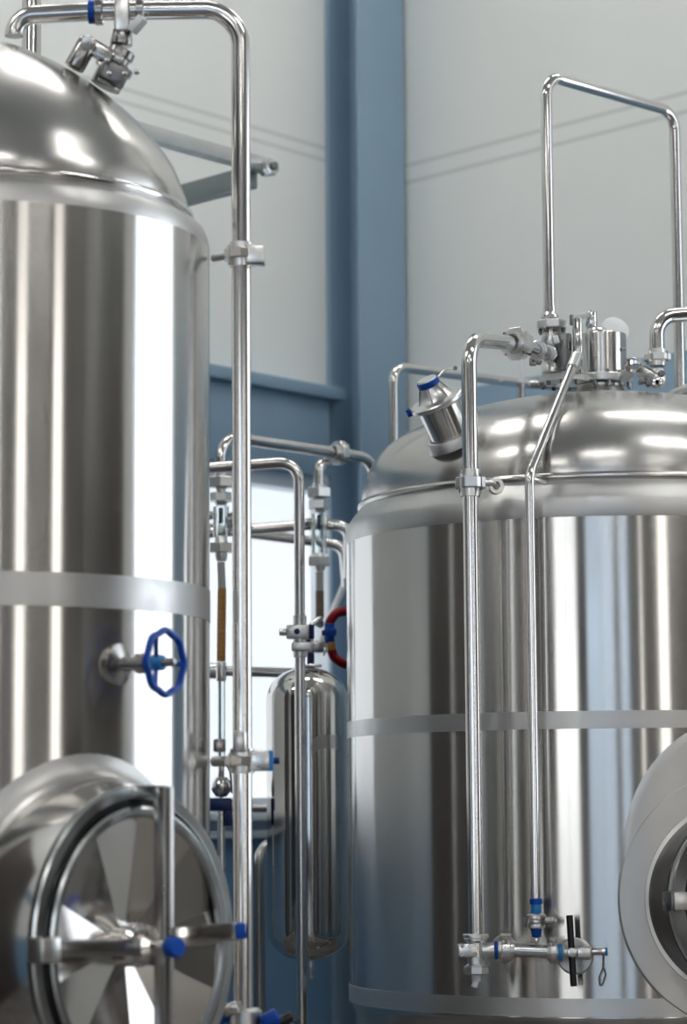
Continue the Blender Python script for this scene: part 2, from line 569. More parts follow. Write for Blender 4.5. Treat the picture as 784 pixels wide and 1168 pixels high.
def poly_slab(z0, z1, grow=1.03):
    bm = B()
    lo = [bm.verts.new(cen + (c - cen) * grow + V((0, 0, z0))) for c in corners]
    hi = [bm.verts.new(cen + (c - cen) * grow + V((0, 0, z1))) for c in corners]
    bm.faces.new(lo); bm.faces.new(hi[::-1])
    for k in range(4):
        j = (k + 1) % 4
        bm.faces.new((lo[k], lo[j], hi[j], hi[k]))
    return bm
struct('floor', poly_slab(-0.2, 0.0), 'floor')
struct('ceiling', poly_slab(H, H + 0.2), 'ceil')
# ceiling lights: unseen linear fixtures added to brighten the hall and its far walls
for i, (x, y, L) in enumerate([(-3.2, 4.4, 2.4), (3.0, 4.4, 2.4), (0.2, 1.0, 2.4), (-4.0, -1.5, 2.4), (4.4, -1.5, 2.4), (0.3, -5.0, 2.4), (-0.6, 8.0, 1.6), (1.9, 8.2, 2.0)]):
    t = Thing('added_ceiling_light', 'added unseen linear fixture under the ceiling, brightening the hall walls', 'light', (x, y, H), 'added linear lights brightening the hall')
    bm = B(); box(bm, V((x, y, H - 0.06)), L, 0.34, 0.1, (1, 0, 0), (0, 1, 0), 0.01)
    t.part('housing', bm, 'whitewall')
    bm = B(); box(bm, V((x, y, H - 0.115)), L - 0.06, 0.28, 0.012, (1, 0, 0), (0, 1, 0), 0.003)
    t.part('diffuser', bm, EM['lamp'])

# ------------------------------------------------------------------ right tank
RT = P(692, 820, 7.63); RT.z = 0
RR = 0.75
def zr(y, Y=6.88, x=690):
    return P(x, y, Y).z
z_top = zr(562); z_b1 = zr(588); z_w1 = zr(810); z_w0 = zr(831); z_bb1 = zr(1139); z_bot = zr(1162)
def rs(ang, z, r=RR):
    """point on a circle of radius r of the right tank; ang measured from the side facing the camera, + to the right"""
    return V((RT.x + r * math.sin(ang), RT.y - r * math.cos(ang), z))
tank = Thing('steel_tank', 'wide brushed steel tank with domed lid, hop port and two thin pipes down its front', 'tank', (RT.x, RT.y, 0))
bm = B()
revolve(bm, [(RR, z_bot), (RR, z_bot + 0.02)] + [(RR, z_bot + 0.02 + (z_b1 - z_bot - 0.02) * k / 6) for k in range(1, 7)], V((RT.x, RT.y, 0)), seg=128)
shell = tank.part('shell', bm, 'shell')
def band(z0, z1, r0=RR, off=0.0015):
    bm = B()
    revolve(bm, [(r0 - 0.004, z0), (r0 + off, z0 + 0.001), (r0 + off, z1 - 0.001), (r0 - 0.004, z1)], V((RT.x, RT.y, 0)), seg=128)
    return bm
tank.part('weld_band', band(z_w0, z_w1), 'band', label='matte ground weld band')
tank.part('weld_band', band(z_bot + 0.002, z_bb1), 'band', label='matte ground weld band')
# shoulder
bm = B()
revolve(bm, [(RR, z_b1), (RR + 0.001, z_b1 + 0.002), (RR + 0.001, z_top - 0.012), (RR - 0.003, z_top - 0.003), (RR - 0.012, z_top + 0.008), (0.715, z_top + 0.038), (0.703, z_top + 0.05)], V((RT.x, RT.y, 0)), seg=128)
tank.part('shoulder_band', bm, 'band', label='matte ground shoulder band')
# rolled seam
bm = B()
rr_ = 0.012
revolve(bm, [(0.705 + rr_ * math.cos(2 * PI * k / 12), z_top + 0.052 + rr_ * math.sin(2 * PI * k / 12)) for k in range(12)], V((RT.x, RT.y, 0)), seg=128, closed=True)
tank.part('rolled_seam', bm, 'dome')
# dome
dz = z_top + 0.055
dome_prof = [(0.704, dz), (0.703, dz + 0.03), (0.696, dz + 0.068), (0.681, dz + 0.105), (0.655, dz + 0.143), (0.620, dz + 0.178), (0.575, dz + 0.205), (0.52, dz + 0.230), (0.44, dz + 0.258), (0.35, dz + 0.281), (0.25, dz + 0.299), (0.14, dz + 0.311), (0.0, dz + 0.316)]
def smooth_prof(pr, n=4):
    out = []
    pts = [V((a, b, 0)) for a, b in pr]
    for i in range(len(pts) - 1):
        p0, p1, p2, p3 = pts[max(0, i - 1)], pts[i], pts[i + 1], pts[min(len(pts) - 1, i + 2)]
        for k in range(n):
            t = k / n
            q = 0.5 * ((2 * p1) + (p2 - p0) * t + (2 * p0 - 5 * p1 + 4 * p2 - p3) * t * t + (-p0 + 3 * p1 - 3 * p2 + p3) * t ** 3)
            out.append((max(q.x, 0.0), q.y))
    out.append(pr[-1])
    return out
def dome_z(r):
    for (r1, z1), (r2, z2) in zip(dome_prof, dome_prof[1:]):
        if r2 <= r <= r1:
            return z2 + (z1 - z2) * (r - r2) / (r1 - r2)
    return dz
bm = B()
revolve(bm, smooth_prof(dome_prof), V((RT.x, RT.y, 0)), seg=128)
tank.part('dome', bm, 'dome')
# dished bottom, legs
bm = B()
revolve(bm, smooth_prof([(RR - 0.004, z_bot + 0.004), (RR - 0.012, z_bot - 0.02), (RR - 0.05, z_bot - 0.07), (0.60, z_bot - 0.13), (0.40, z_bot - 0.19), (0.2, z_bot - 0.225), (0.0, z_bot - 0.235)]), V((RT.x, RT.y, 0)), seg=96)
tank.part('dished_bottom', bm, 'dome')
for k in range(4):
    a = PI / 4 + k * PI / 2
    bm = B()
    c = rs(a, 0, 0.62)
    cyl(bm, c, zc(c, z_bot - 0.08), 0.045, 24, 0.004)
    lg = tank.part('leg', bm, 'tube')
    bm = B(); cyl(bm, c, zc(c, 0.02), 0.08, 24, 0.004)
    tank.part('foot_plate', bm, 'cast', lg)
# neck on the dome
NK = V((RT.x - 0.005, RT.y - 0.05, 0))
z_pl = P(670, 428.5, 7.5).z
bm = B()
revolve(bm, [(0.098, dz + 0.29), (0.090, dz + 0.318), (0.072, dz + 0.330), (0.066, dz + 0.34), (0.066, z_pl - 0.016), (0.0, z_pl - 0.016)], NK, seg=48)
tank.part('neck', bm, 'cast')
# hop port on the dome
def dome_hit(x, y):
    Y = 6.8
    while Y < 7.7:
        p = P(x, y, Y)
        rr = math.hypot(p.x - RT.x, p.y - RT.y)
        if rr < 0.704 and p.z < dome_z(rr):
            return p
        Y += 0.003
    return P(x, y, 7.3)
hp_c = dome_hit(517, 499)
hp_a = V((-0.40, -0.36, 0.83)).normalized()
bm = B()
revolve(bm, [(0.0, -0.016), (0.080, -0.016), (0.078, 0.004), (0.072, 0.012), (0.062, 0.014)], hp_c, hp_a, 40)
hop = tank.part('hop_port', bm, 'band')
bm = B()
revolve(bm, [(0.0, 0.0), (0.060, 0.0), (0.060, 0.098), (0.066, 0.104), (0.070, 0.106), (0.0, 0.106)], hp_c, hp_a, 40)
tank.part('port_barrel', bm, 'shell', hop)
hp_l = hp_c - hp_a * 0.010
bm = B()
revolve(bm, [(0.0, 0.115), (0.073, 0.115), (0.076, 0.118), (0.076, 0.126), (0.073, 0.129), (0.052, 0.131), (0.046, 0.134), (0.030, 0.158), (0.026, 0.172), (0.0, 0.172)], hp_c - hp_a * 0.010, hp_a, 40)
tank.part('port_lid', bm, 'cast', hop)
bm = B()
revolve(bm, [(0.0, 0.170), (0.030, 0.170), (0.032, 0.173), (0.032, 0.185), (0.030, 0.188), (0.0, 0.188)], hp_c - hp_a * 0.010, hp_a, 32)
tank.part('cap_ring', bm, 'blue', hop, label='blue ring around the port cap')
bm = B()
revolve(bm, [(0.0, 0.187), (0.028, 0.187), (0.026, 0.192), (0.0, 0.193)], hp_c - hp_a * 0.010, hp_a, 32)
tank.part('port_cap', bm, 'cast', hop)
_, h1, h2 = basis(hp_a, (1, 0, 0))
for k in range(6):
    th = k * PI / 3 + 0.3
    d = h1 * math.cos(th) + h2 * math.sin(th)
    bm = B()
    tube(bm, [hp_l + hp_a * 0.128 + d * 0.050, hp_l + hp_a * 0.150 + d * 0.040, hp_l + hp_a * 0.172 + d * 0.029], 0.0028, 0.01, 8, 4)
    tank.part('wire_cage', bm, 'tube', hop)
bm = B()
q = hp_l + hp_a * 0.183
tube(bm, [q + h1 * 0.03, q + h1 * 0.05 + V((0, 0, 0.012)), q + h1 * 0.082 + V((0, 0, 0.004))], 0.003, 0.01, 8, 4)
tank.part('lever_tab', bm, 'cast', hop)
bm = B()
cyl(bm, q + h1 * 0.082 + V((0, -0.004, 0.004)), q + h1 * 0.082 + V((0, 0.006, 0.004)), 0.006, 12, 0.001)
tank.part('lever_knob', bm, 'dark', hop)
bm = B()
cyl(bm, hp_l + hp_a * 0.113 - h1 * 0.082, hp_l + hp_a * 0.135 - h1 * 0.082, 0.007, 12, 0.001)
tank.part('lid_latch', bm, 'blue', hop)
# manway
mz = zr(1026, 6.95)
ma = math.radians(21)
mn = V((math.sin(ma), -math.cos(ma), 0))
ms = V((math.cos(ma), math.sin(ma), 0))
mc = rs(ma, mz)
def patch(phi0, z0, ri, ro, R, sx=1.0, sz=1.0, off=0.002, n=72, m=10, zs=0.0):
    bm = B()
    rows = []
    for j in range(m + 1):
        rho = ri + (ro - ri) * j / m
        o = off if 0 < j < m else -0.004
        rows.append([bm.verts.new(rs(phi0 + rho * sx * math.cos(2 * PI * k / n) / R, z0 + zs * j / m + rho * sz * math.sin(2 * PI * k / n), R + o)) for k in range(n)])
    for A, C in zip(rows, rows[1:]):
        for k in range(n):
            bm.faces.new((A[k], A[(k + 1) % n], C[(k + 1) % n], C[k]))
    return bm
tank.part('manway_plate', patch(ma, mz, 0.22, 0.335, RR, 1.0, 1.02, 0.0035), 'band', label='matte ground ring around the manway')
tank.part('ground_patch', patch(ma + 0.03, mz + 0.08, 0.22, 0.34, RR, 1.0, 1.05, 0.0022, zs=0.05), 'band')
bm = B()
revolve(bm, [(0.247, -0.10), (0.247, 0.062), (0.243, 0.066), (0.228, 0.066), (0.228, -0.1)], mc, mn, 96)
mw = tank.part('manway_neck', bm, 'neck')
tank.part('weld_bead', patch(ma, mz, 0.240, 0.262, RR, 1.0, 1.0, 0.007, m=6), 'cast')
bm = B(); ring(bm, mc + mn * 0.076, mn, 0.205, 0.246, 0.022, 96, 0.004)
tank.part('manway_ring', bm, 'flange', mw)
bm = B(); ring(bm, mc + mn * 0.068, mn, 0.19, 0.207, 0.02, 96, 0.004)
tank.part('gasket', bm, 'black', mw)
def star_door(bm, c, n, e1, e2, r1, r2, d_rim, d_mid, lobes=8, depth=0.02, nr=14, na=96):
    rows = []
    for j in range(nr + 1):
        f = j / nr
        row = []
        for k in range(na):
            th = 2 * PI * k / na
            w = (0.5 + 0.5 * math.cos(lobes * th)) ** 2 * math.sin(PI * min(1, f * 1.08)) ** 1.0
            h = d_mid + (d_rim - d_mid) * f ** 1.7 + depth * w * (1 if f < 0.92 else 0)
            row.append(bm.verts.new(c + e1 * (r1 * f * math.cos(th)) + e2 * (r2 * f * math.sin(th)) + n * h))
            if j == 0:
                break
        rows.append(row)
    for k in range(na):
        bm.faces.new((rows[0][0], rows[1][k], rows[1][(k + 1) % na]))
    for A, C in zip(rows[1:], rows[2:]):
        for k in range(na):
            bm.faces.new((A[k], A[(k + 1) % na], C[(k + 1) % na], C[k]))
    # rim turned back
    last = [bm.verts.new(v.co - n * 0.012) for v in rows[-1]]
    for k in range(na):
        bm.faces.new((rows[-1][k], rows[-1][(k + 1) % na], last[(k + 1) % na], last[k]))
    return bm
bm = star_door(B(), mc, mn, ms, V((0, 0, 1)), 0.190, 0.190, 0.072, 0.045, 8, 0.008)
dr = tank.part('manway_door', bm, 'door', mw, sharp=60)
for s in (-1,):
    bm = B()
    box(bm, mc + mn * 0.098 - ms * 0.205, 0.085, 0.02, 0.045, ms, mn, 0.004)
    tank.part('door_clamp', bm, 'cast', mw)
    bm = B()
    cyl(bm, mc + mn * 0.107 - ms * 0.195, mc + mn * 0.114 - ms * 0.195, 0.010, 16, 0.001)
    tank.part('clamp_pin', bm, 'navy', mw)
    bm = B()
    box(bm, mc + mn * 0.08 - ms * 0.248, 0.016, 0.05, 0.05, ms, mn, 0.004)
    tank.part('clamp_hinge', bm, 'dark', mw)
bm = B()
cyl(bm, mc + mn * 0.04, mc + mn * 0.13, 0.03, 24, 0.004)
box(bm, mc + mn * 0.11, 0.40, 0.025, 0.04, ms, mn, 0.004)
tank.part('door_crossbar', bm, 'cast', mw)
# support lugs, weld discs on the front
for (x, y, r) in ((655, 1090, 0.054), (576, 1083, 0.042)):
    a = math.asin((P(x, y, 6.93).x - RT.x) / RR)
    tank.part('weld_disc', patch(a, P(x, y, 6.93).z, 0.0005, r, RR, 1, 1, 0.003, 40, 5), 'band')

# ------------------------------------------------------------------ pipes of the right tank
def frontY(X):
    return RT.y - math.sqrt(max(0.0, RR * RR - (X - RT.x) ** 2))

def surfY(x, y, R=RR, c=RT):
    """depth of the tank front surface under photo column x"""
    X = (x - 392) / FPX * 7.0
    d = X - c.x
    return c.y - math.sqrt(max(0.0, R * R - d * d))

# standpipe: vertical, elbow and union at the top
r1 = 0.0207
sp = P(540, 800, 6.875); spx, spy = sp.x, sp.y
zb = P(543, 1066, 6.875).z; zt = P(540, 387, 6.875).z
base = V((spx, spy, zb))
t = Thing('standpipe', 'thick vertical steel pipe on the wide tank front, elbowed right to the top valve', 'pipe', base)
top_end = P(584, 391, 7.16)
bm = tube(B(), [base, V((spx, spy, zt)), top_end], r1, 0.080, 24, 12)
t.part('tube', bm, 'tube')
cz = P(538, 551, 6.875).z
clamp(t, V((spx, spy, cz)), (0, 0, 1), r1, h=0.036, facets=8)
bm = B()
a_ = math.atan2(spx - RT.x, RT.y - spy)
bracket_end = rs(a_ + 0.10, cz - 0.01, RR + 0.0)
tube(bm, [V((spx + 0.035, spy + 0.005, cz)), V((spx + 0.062, spy + 0.015, cz)), V((spx + 0.075, spy + 0.06, cz - 0.008))], 0.008, 0.01, 12, 5)
t.part('stand_off', bm, 'cast')
bm = B()
ring(bm, V((spx + 0.068, spy + 0.02, cz - 0.006)), (0.3, -1, 0), 0.010, 0.022, 0.012, 24, 0.002)
t.part('stand_off_ring', bm, 'cast')
d_ = (P(612, 400, 7.30) - top_end).normalized()
clamp(t, P(590, 392, 7.18), d_, r1 * 1.12, h=0.036, facets=8, name='union')
bm = tube(B(), [P(590, 392, 7.18), P(611, 399, 7.30)], r1 * 0.72, 0.02, 20)
t.part('tail_piece', bm, 'tube')

# sample pipe: thin, bent over the dome
r2 = 0.0127
s0 = P(608, 800, 6.86)
zb2 = P(611, 1026, 6.86).z
z_k = P(603, 541, 6.86).z
t = Thing('sample_pipe', 'thin steel pipe bent over the dome and running down to a blue joint', 'pipe', V((s0.x, s0.y, zb2)))
kk = V((s0.x, s0.y, z_k))
def clear_of_dome(a, b, gap):
    for i in range(41):
        p = a.lerp(b, i / 40)
        rr = math.hypot(p.x - RT.x, p.y - RT.y)
        if rr < 0.70 and p.z < dome_z(rr) + gap:
            return False
    return True
yB = 7.40
while yB > 6.9 and not clear_of_dome(kk, P(659, 404, yB), r2 * 1.35):
    yB -= 0.01
pB = P(659, 404, yB)
bm = tube(B(), [V((s0.x, s0.y, zb2)), kk, pB, V((pB.x + 0.022, max(pB.y + 0.02, 7.42), pB.z + 0.008))], r2, [0, 0.07, 0.02, 0], 20, 10)
t.part('tube', bm, 'tube')
bm = tube(B(), [kk.lerp(pB, 0.88), kk.lerp(pB, 0.985)], r2 * 1.25, 0, 20)
t.part('end_sleeve', bm, 'cast')
bm = B()
q = V((s0.x + 0.02, s0.y, P(612, 548, 6.86).z))
cyl(bm, V((s0.x + 0.008, s0.y + 0.002, q.z + 0.005)), rs(math.atan2(s0.x + 0.03 - RT.x, RT.y - s0.y) , q.z, RR + 0.002), 0.006, 12, 0.001)
t.part('stand_off', bm, 'cast')

# tall loop
r3 = 0.0168
t3y = 7.50
lb = P(627, 361.5, t3y); lt = P(623, 86, t3y)
rb = P(778, 450, 7.86); rtp = P(768, 128, 7.86)
lx = (lb.x + lt.x) / 2; rx = (rb.x + rtp.x) / 2
t = Thing('loop_pipe', 'tall steel pipe loop rising above the wide tank against the grey wall', 'pipe', V((lx, t3y, lb.z)))
rb_z = dz + 0.22
bm = tube(B(), [V((lx, t3y, lb.z)), V((lx, t3y, lt.z)), V((rx, 7.86, rtp.z)), V((rx, 7.86, rb.z - 0.05))], r3, 0.06, 24, 12)
t.part('tube', bm, 'tube')
bm = B(); revolve(bm, [(r3, 0.03), (r3 * 1.12, 0.03), (r3 * 1.12, 0.012), (r3 * 1.5, 0.004), (r3 * 1.5, -0.003), (r3, -0.003)], V((lx, t3y, lb.z)), seg=24, closed=True)
t.part('ferrule', bm, 'tube')

# valve under the tall loop
vb = V((lx, t3y, 0))
zA = P(630, 364, t3y).z; zB = P(630, 376, t3y).z; zC = P(670, 428.5, 7.5).z + 0.008
t = Thing('top_valve', 'bolted steel valve block under the left foot of the tall loop', 'valve', V((lx + 0.004, t3y, zC)))
bm = B(); ring(bm, V((lx + 0.006, t3y, (zA + zB) / 2 - 0.002)), (0, 0, 1), 0.008, 0.046, (zA - zB) * 0.8, 8, 0.003)
t.part('flange', bm, 'cast')
for k in range(8):
    th = k * PI / 4 + 0.2
    q = V((lx + 0.006 + 0.036 * math.cos(th), t3y + 0.036 * math.sin(th), zB))
    bm = B(); cyl(bm, q + V((0, 0, -0.012)), q + V((0, 0, 0.002)), 0.006, 6, 0.001)
    t.part('bolt', bm, 'dark')
bm = B(); revolve(bm, [(0, 0), (0.030, 0), (0.030, 0.02), (0.024, 0.03), (0.024, 0.075), (0.030, 0.09), (0.026, zB - zC - 0.002), (0, zB - zC - 0.002)], V((lx + 0.004, t3y, zC)), seg=28)
body = t.part('body', bm, 'cast')
cq = P(630, 405, t3y - 0.03)
bm = B(); cyl(bm, cq + V((0.0, 0.03, 0)), cq + V((-0.012, -0.022, 0.002)), 0.026, 28, 0.003)
t.part('side_port', bm, 'tube')
bm = B(); ring(bm, cq + V((-0.012, -0.024, 0.002)), (-0.3, -1, 0), 0.010, 0.022, 0.008, 28, 0.002)
t.part('white_seal', bm, 'white')
bm = tube(B(), [P(611.5, 399, 7.31), P(622, 402, 7.44)], 0.020, 0, 20)
t.part('inlet', bm, 'cast')
bm = B(); ring(bm, P(613.5, 399.7, 7.33), P(622, 402, 7.44) - P(611.5, 399, 7.31), 0.012, 0.028, 0.014, 24, 0.002)
t.part('inlet_nut', bm, 'cast')
bm = B(); cyl(bm, P(610, 411, 7.38), P(616, 413, 7.40), 0.010, 14, 0.002); box(bm, P(608, 413, 7.38), 0.02, 0.016, 0.022, bev=0.003)
t.part('drain_lever', bm, 'hinge')
bm = B(); cyl(bm, P(644, 422, 7.47), P(644, 381, 7.47), 0.021, 28, 0.003)
t.part('actuator', bm, 'dark')
bm = B(); box(bm, P(634, 388, 7.44), 0.018, 0.02, 0.026, (1, 0.2, 0.3), (0, 1, 0), 0.004)
t.part('indicator', bm, 'white')

# flange plate and relief canister
t = Thing('relief_valve', 'short steel canister with domed cap standing on a bolted flange atop the tank', 'valve', zc(NK, z_pl - 0.012))
bm = B()
revolve(bm, [(0.0, -0.011), (0.086, -0.011), (0.088, -0.009), (0.088, 0.009), (0.086, 0.011), (0, 0.011)], V((RT.x + 0.004, NK.y, z_pl)), seg=12)
t.part('flange', bm, 'cast')
bm = B()
revolve(bm, [(0.0, -0.010), (0.078, -0.010), (0.080, -0.008), (0.080, 0.008), (0.078, 0.010), (0, 0.010)], V((RT.x - 0.110, NK.y - 0.03, z_pl - 0.004)), seg=10)
fl = t.part('side_flange', bm, 'cast')
for (cx, cy, rad, n) in ((RT.x + 0.004, NK.y, 0.078, 12), (RT.x - 0.110, NK.y - 0.03, 0.070, 10)):
    for k in range(n):
        th = 2 * PI * k / n + 0.1
        if n == 10 and math.cos(th) > 0.55: continue
        if n == 12 and math.cos(th) < -0.6: continue
        q = V((cx + rad * math.cos(th), cy + rad * math.sin(th), z_pl))
        bm = B(); cyl(bm, q + V((0, 0, -0.026)), q + V((0, 0, 0.020 if n == 12 else -0.008)), 0.0065, 6, 0.001)
        t.part('bolt', bm, 'dark')
bm = B()
revolve(bm, [(0, 0.011), (0.075, 0.011), (0.075, 0.020), (0.0705, 0.022), (0.0705, P(692, 376, 7.5).z - z_pl - 0.003), (0.068, P(692, 376, 7.5).z - z_pl), (0.0, P(692, 376, 7.5).z - z_pl)], V((RT.x + 0.003, NK.y, z_pl)), seg=56)
t.part('canister', bm, 'shell')
zt_ = P(692, 376, 7.5).z
bm = B()
cc = V((P(681, 376, 7.56).x, 7.56, zt_ - 0.001))
revolve(bm, [(0.034, 0), (0.034, 0.006), (0.030, 0.012), (0.020, 0.019), (0.008, 0.022), (0, 0.0225)], cc, seg=32)
t.part('domed_cap', bm, 'tube')
bm = B()
c1 = P(660, 426, 7.46)
cyl(bm, c1, zc(c1, P(658, 363, 7.46).z), 0.0145, 24, 0.002)
t.part('side_column', bm, 'tube')
bm = B()
c2 = P(675, 374, 7.57)
cyl(bm, c2, zc(c2, P(675, 355, 7.57).z), 0.017, 24, 0.003)
t.part('cap_post', bm, 'tube')
bm = B()
bar(bm, P(652, 363, 7.45), P(672, 359, 7.56), 0.016, 0.016, bev=0.003)
t.part('link_arm', bm, 'cast')
bm = B()
q = P(652.5, 371, 7.44)
cyl(bm, q, zc(q, P(652.5, 359, 7.44).z), 0.006, 8, 0.001)
t.part('adjuster_screw', bm, 'dark')
for (x, y) in ((680, 408), (712, 398)):
    bm = B(); q = P(x, y, 7.45)
    YY = NK.y + 7.63 * 0 - math.sqrt(max(1e-6, 0.0705 ** 2 - (q.x - RT.x - 0.003) ** 2))
    q = P(x, y, YY)
    cyl(bm, q + V((0, 0.004, 0)), q + V((0, -0.005, 0)), 0.005, 12, 0.001)
    t.part('rivet', bm, 'hinge')
# white disc behind the canister
wd = P(702, 376, 7.71)
t = Thing('plastic_disc', 'round translucent white plastic disc behind the canister on the tank top', 'disc', zc(wd, P(702, 393, 7.71).z))
bm = B()
revolve(bm, [(0, -0.004), (0.040, -0.004), (0.042, -0.002), (0.042, 0.003), (0.038, 0.005), (0.0, 0.005)], wd, V((0.25, -1, 0.45)), 48)
t.part('disc', bm, 'white')
bm = B()
cyl(bm, wd + V((0.0, 0.004, 0)), V((wd.x, wd.y + 0.02, wd.z)), 0.008, 14, 0.001)
cyl(bm, V((wd.x, wd.y + 0.018, wd.z + 0.006)), V((wd.x, wd.y + 0.018, dome_z(0.12) + 0.005)), 0.006, 12, 0.001)
t.part('holder', bm, 'cast')

# right outlet valve and its elbow pipe
t = Thing('outlet_pipe', 'steel elbow pipe entering from the right edge down to the outlet valve', 'pipe', P(748, 403, 7.35))
e0 = P(750, 404, 7.35); e1 = P(751, 361, 7.35); e2 = P(830, 355, 7.42)
bm = tube(B(), [e0, zc(e0, e1.z), e2], 0.0212, 0.062, 24, 12)
t.part('tube', bm, 'tube')
clamp(t, zc(e0, P(748, 408, 7.35).z), (0, 0, 1), 0.0195, h=0.024, facets=8)
t = Thing('outlet_valve', 'shiny steel valve with round ends right of the canister on the tank top', 'valve', P(742, 440, 7.36))
bm = B()
q0 = P(750, 421, 7.35)
cyl(bm, q0, zc(q0, P(748, 434, 7.35).z), 0.020, 24, 0.004)
revolve(bm, [(0, -0.024), (0.014, -0.021), (0.024, -0.010), (0.026, 0), (0.024, 0.010), (0.014, 0.021), (0, 0.024)], zc(q0, P(748, 433, 7.35).z), (0, 0, 1), 28)
t.part('body', bm, 'cast')
bm = B(); q1 = P(737, 427, 7.33)
bar(bm, P(726, 419, 7.38), P(750, 433, 7.33), 0.034, 0.034, bev=0.008)
t.part('bonnet', bm, 'cast')
bm = B(); cyl(bm, P(721, 416, 7.34), P(725, 416, 7.41), 0.023, 32, 0.004)
t.part('end_disc', bm, 'tube')
for (x, y, r) in ((752, 436, 0.014), (748, 437, 0.012), (741, 436, 0.011), (733, 434, 0.010), (755, 426, 0.010)):
    bm = B(); q = P(x, y, 7.325)
    cyl(bm, q + V((0, 0.03, 0)), q + V((0, -0.008, 0)), r, 16, 0.003)
    t.part('bolt_cap', bm, 'tube' if r > 0.0115 else 'dark')
bm = B(); tube(bm, [P(724, 420, 7.39), P(712, 430, 7.47)], 0.016, 0, 16)
t.part('inlet', bm, 'cast')
# pipe low at the right edge
t = Thing('edge_pipe', 'short curved steel pipe low beside the dome at the right edge', 'pipe', P(772, 462, 7.7))
bm = tube(B(), [P(764, 457, 7.72), P(768, 450, 7.70), P(800, 438, 7.6), P(840, 432, 7.5)], 0.016, 0.05, 20, 8)
t.part('tube', bm, 'tube')

# ------------------------------------------------------------------ bottom valves of the right tank
by = 6.845
t = Thing('corner_valve', 'steel corner valve with drain tip at the foot of the thick standpipe', 'valve', P(542, 1122, 6.88))
q = P(543, 1084, 6.862)
X = V((1, 0, 0))
bm = B(); revolve(bm, [(0, -0.055), (0.024, -0.055), (0.026, -0.05), (0.026, -0.038), (0.022, -0.034), (0.022, 0.020), (0.030, 0.026), (0.030, 0.034), (0.024, 0.038), (0, 0.038)], q, seg=28)
body = t.part('body', bm, 'cast')
bm = B(); box(bm, q + V((-0.022, -0.004, 0)), 0.05, 0.04, 0.036, bev=0.006)
t.part('side_block', bm, 'cast')
for s in (-1, 1):
    bm = B(); cyl(bm, q + V((-0.036, -0.026, 0.012 * s)), q + V((-0.036, -0.020, 0.012 * s)), 0.005, 6, 0.001)
    t.part('bolt', bm, 'hinge')
bm = B(); cyl(bm, q + V((0.015, 0, 0)), q + V((0.050, 0, 0)), 0.020, 24, 0.003)
t.part('outlet', bm, 'cast')
bm = B(); ring(bm, q + V((0.052, 0, 0)), X, 0.010, 0.0235, 0.010, 28, 0.002)
t.part('blue_seal', bm, 'blue')
bm = B(); ring(bm, q + V((0.0, 0, -0.050)), (0, 0, 1), 0.012, 0.034, 0.022, 8, 0.003)
t.part('lower_nut', bm, 'cast')
bm = B(); cyl(bm, q + V((0, 0, -0.055)), q + V((0.0, 0, -0.078)), 0.012, 18, 0.001); cyl(bm, q + V((0, 0, -0.076)), q + V((-0.006, -0.004, -0.094)), 0.0085, 14, 0.001)
t.part('drain_tip', bm, 'white')
bm = B(); ring(bm, q + V((0, 0, 0.036)), (0, 0, 1), 0.020, 0.034, 0.012, 24, 0.002)
t.part('upper_nut', bm, 'cast')

t = Thing('cross_pipe', 'short horizontal steel pipe between the two valves low on the tank front', 'pipe', P(600, 1085, by))
a0 = P(569, 1083, 6.862); a1 = P(634, 1086, 6.852)
a1 = V((a1.x, a0.y, a1.z))
bm = tube(B(), [a0 + X * 0.002, a1], 0.0172, 0, 24)
t.part('tube', bm, 'tube')
triclamp(t, P(577, 1083.5, 6.862), X, 0.0185, (0.2, -0.5, 1))
bm = B(); cyl(bm, P(577, 1083.5, 6.862) + V((0.004, 0.012, 0)), V((P(577, 1083, 6.862).x + 0.004, frontY(P(577, 1083, 6.862).x + 0.004 + 0.016) - 0.0045, P(577, 1083, 6.862).z)), 0.016, 20, 0.002)
t.part('tank_stub', bm, 'cast')
triclamp(t, P(631, 1086, 6.862), X, 0.0165, (-0.2, -0.4, 1), h=0.016)
# blue joint on the thin pipe
t = Thing('blue_joint', 'small steel coupling between blue sleeves at the foot of the thin pipe', 'coupling', P(612, 1076, 6.86))
c = V((s0.x, s0.y, 0)); zz = lambda y: P(611, y, 6.86).z
bm = B(); cyl(bm, zc(c, zz(1042)), zc(c, zz(1027)), 0.0138, 24, 0.001)
t.part('upper_sleeve', bm, 'cyan')
bm = B(); ring(bm, zc(c, zz(1028)), (0, 0, 1), 0.010, 0.0165, 0.015, 24, 0.002)
t.part('sleeve_lip', bm, 'blue')
bm = B(); revolve(bm, [(0, 0), (0.020, 0), (0.024, 0.004), (0.024, 0.012), (0.018, 0.016), (0.018, 0.022), (0.026, 0.026), (0.026, 0.034), (0.02, 0.038), (0, 0.038)], zc(c, zz(1059)), seg=12)
t.part('coupling_body', bm, 'cast')
bm = B(); box(bm, zc(c, zz(1050)) + V((0.034, 0, 0)), 0.026, 0.024, 0.02, bev=0.004); cyl(bm, zc(c, zz(1050)) + V((0.02, 0, 0)), zc(c, zz(1050)) + V((0.054, 0, 0)), 0.0075, 8, 0.001)
t.part('coupling_latch', bm, 'hinge')
bm = B(); cyl(bm, zc(c, zz(1052)) + V((-0.03, 0, -0.012)), zc(c, zz(1052)) + V((-0.03, 0, 0.014)), 0.0055, 8, 0.001)
t.part('latch_pin', bm, 'dark')
bm = B(); cyl(bm, zc(c, zz(1069)), zc(c, zz(1059)), 0.0115, 24, 0.001, r2=0.0150)
t.part('lower_sleeve', bm, 'blue')
bm = B(); cyl(bm, zc(c, zz(1076.5)), zc(c, zz(1069)), 0.0065, 16, 0.001)
t.part('tip', bm, 'tube')
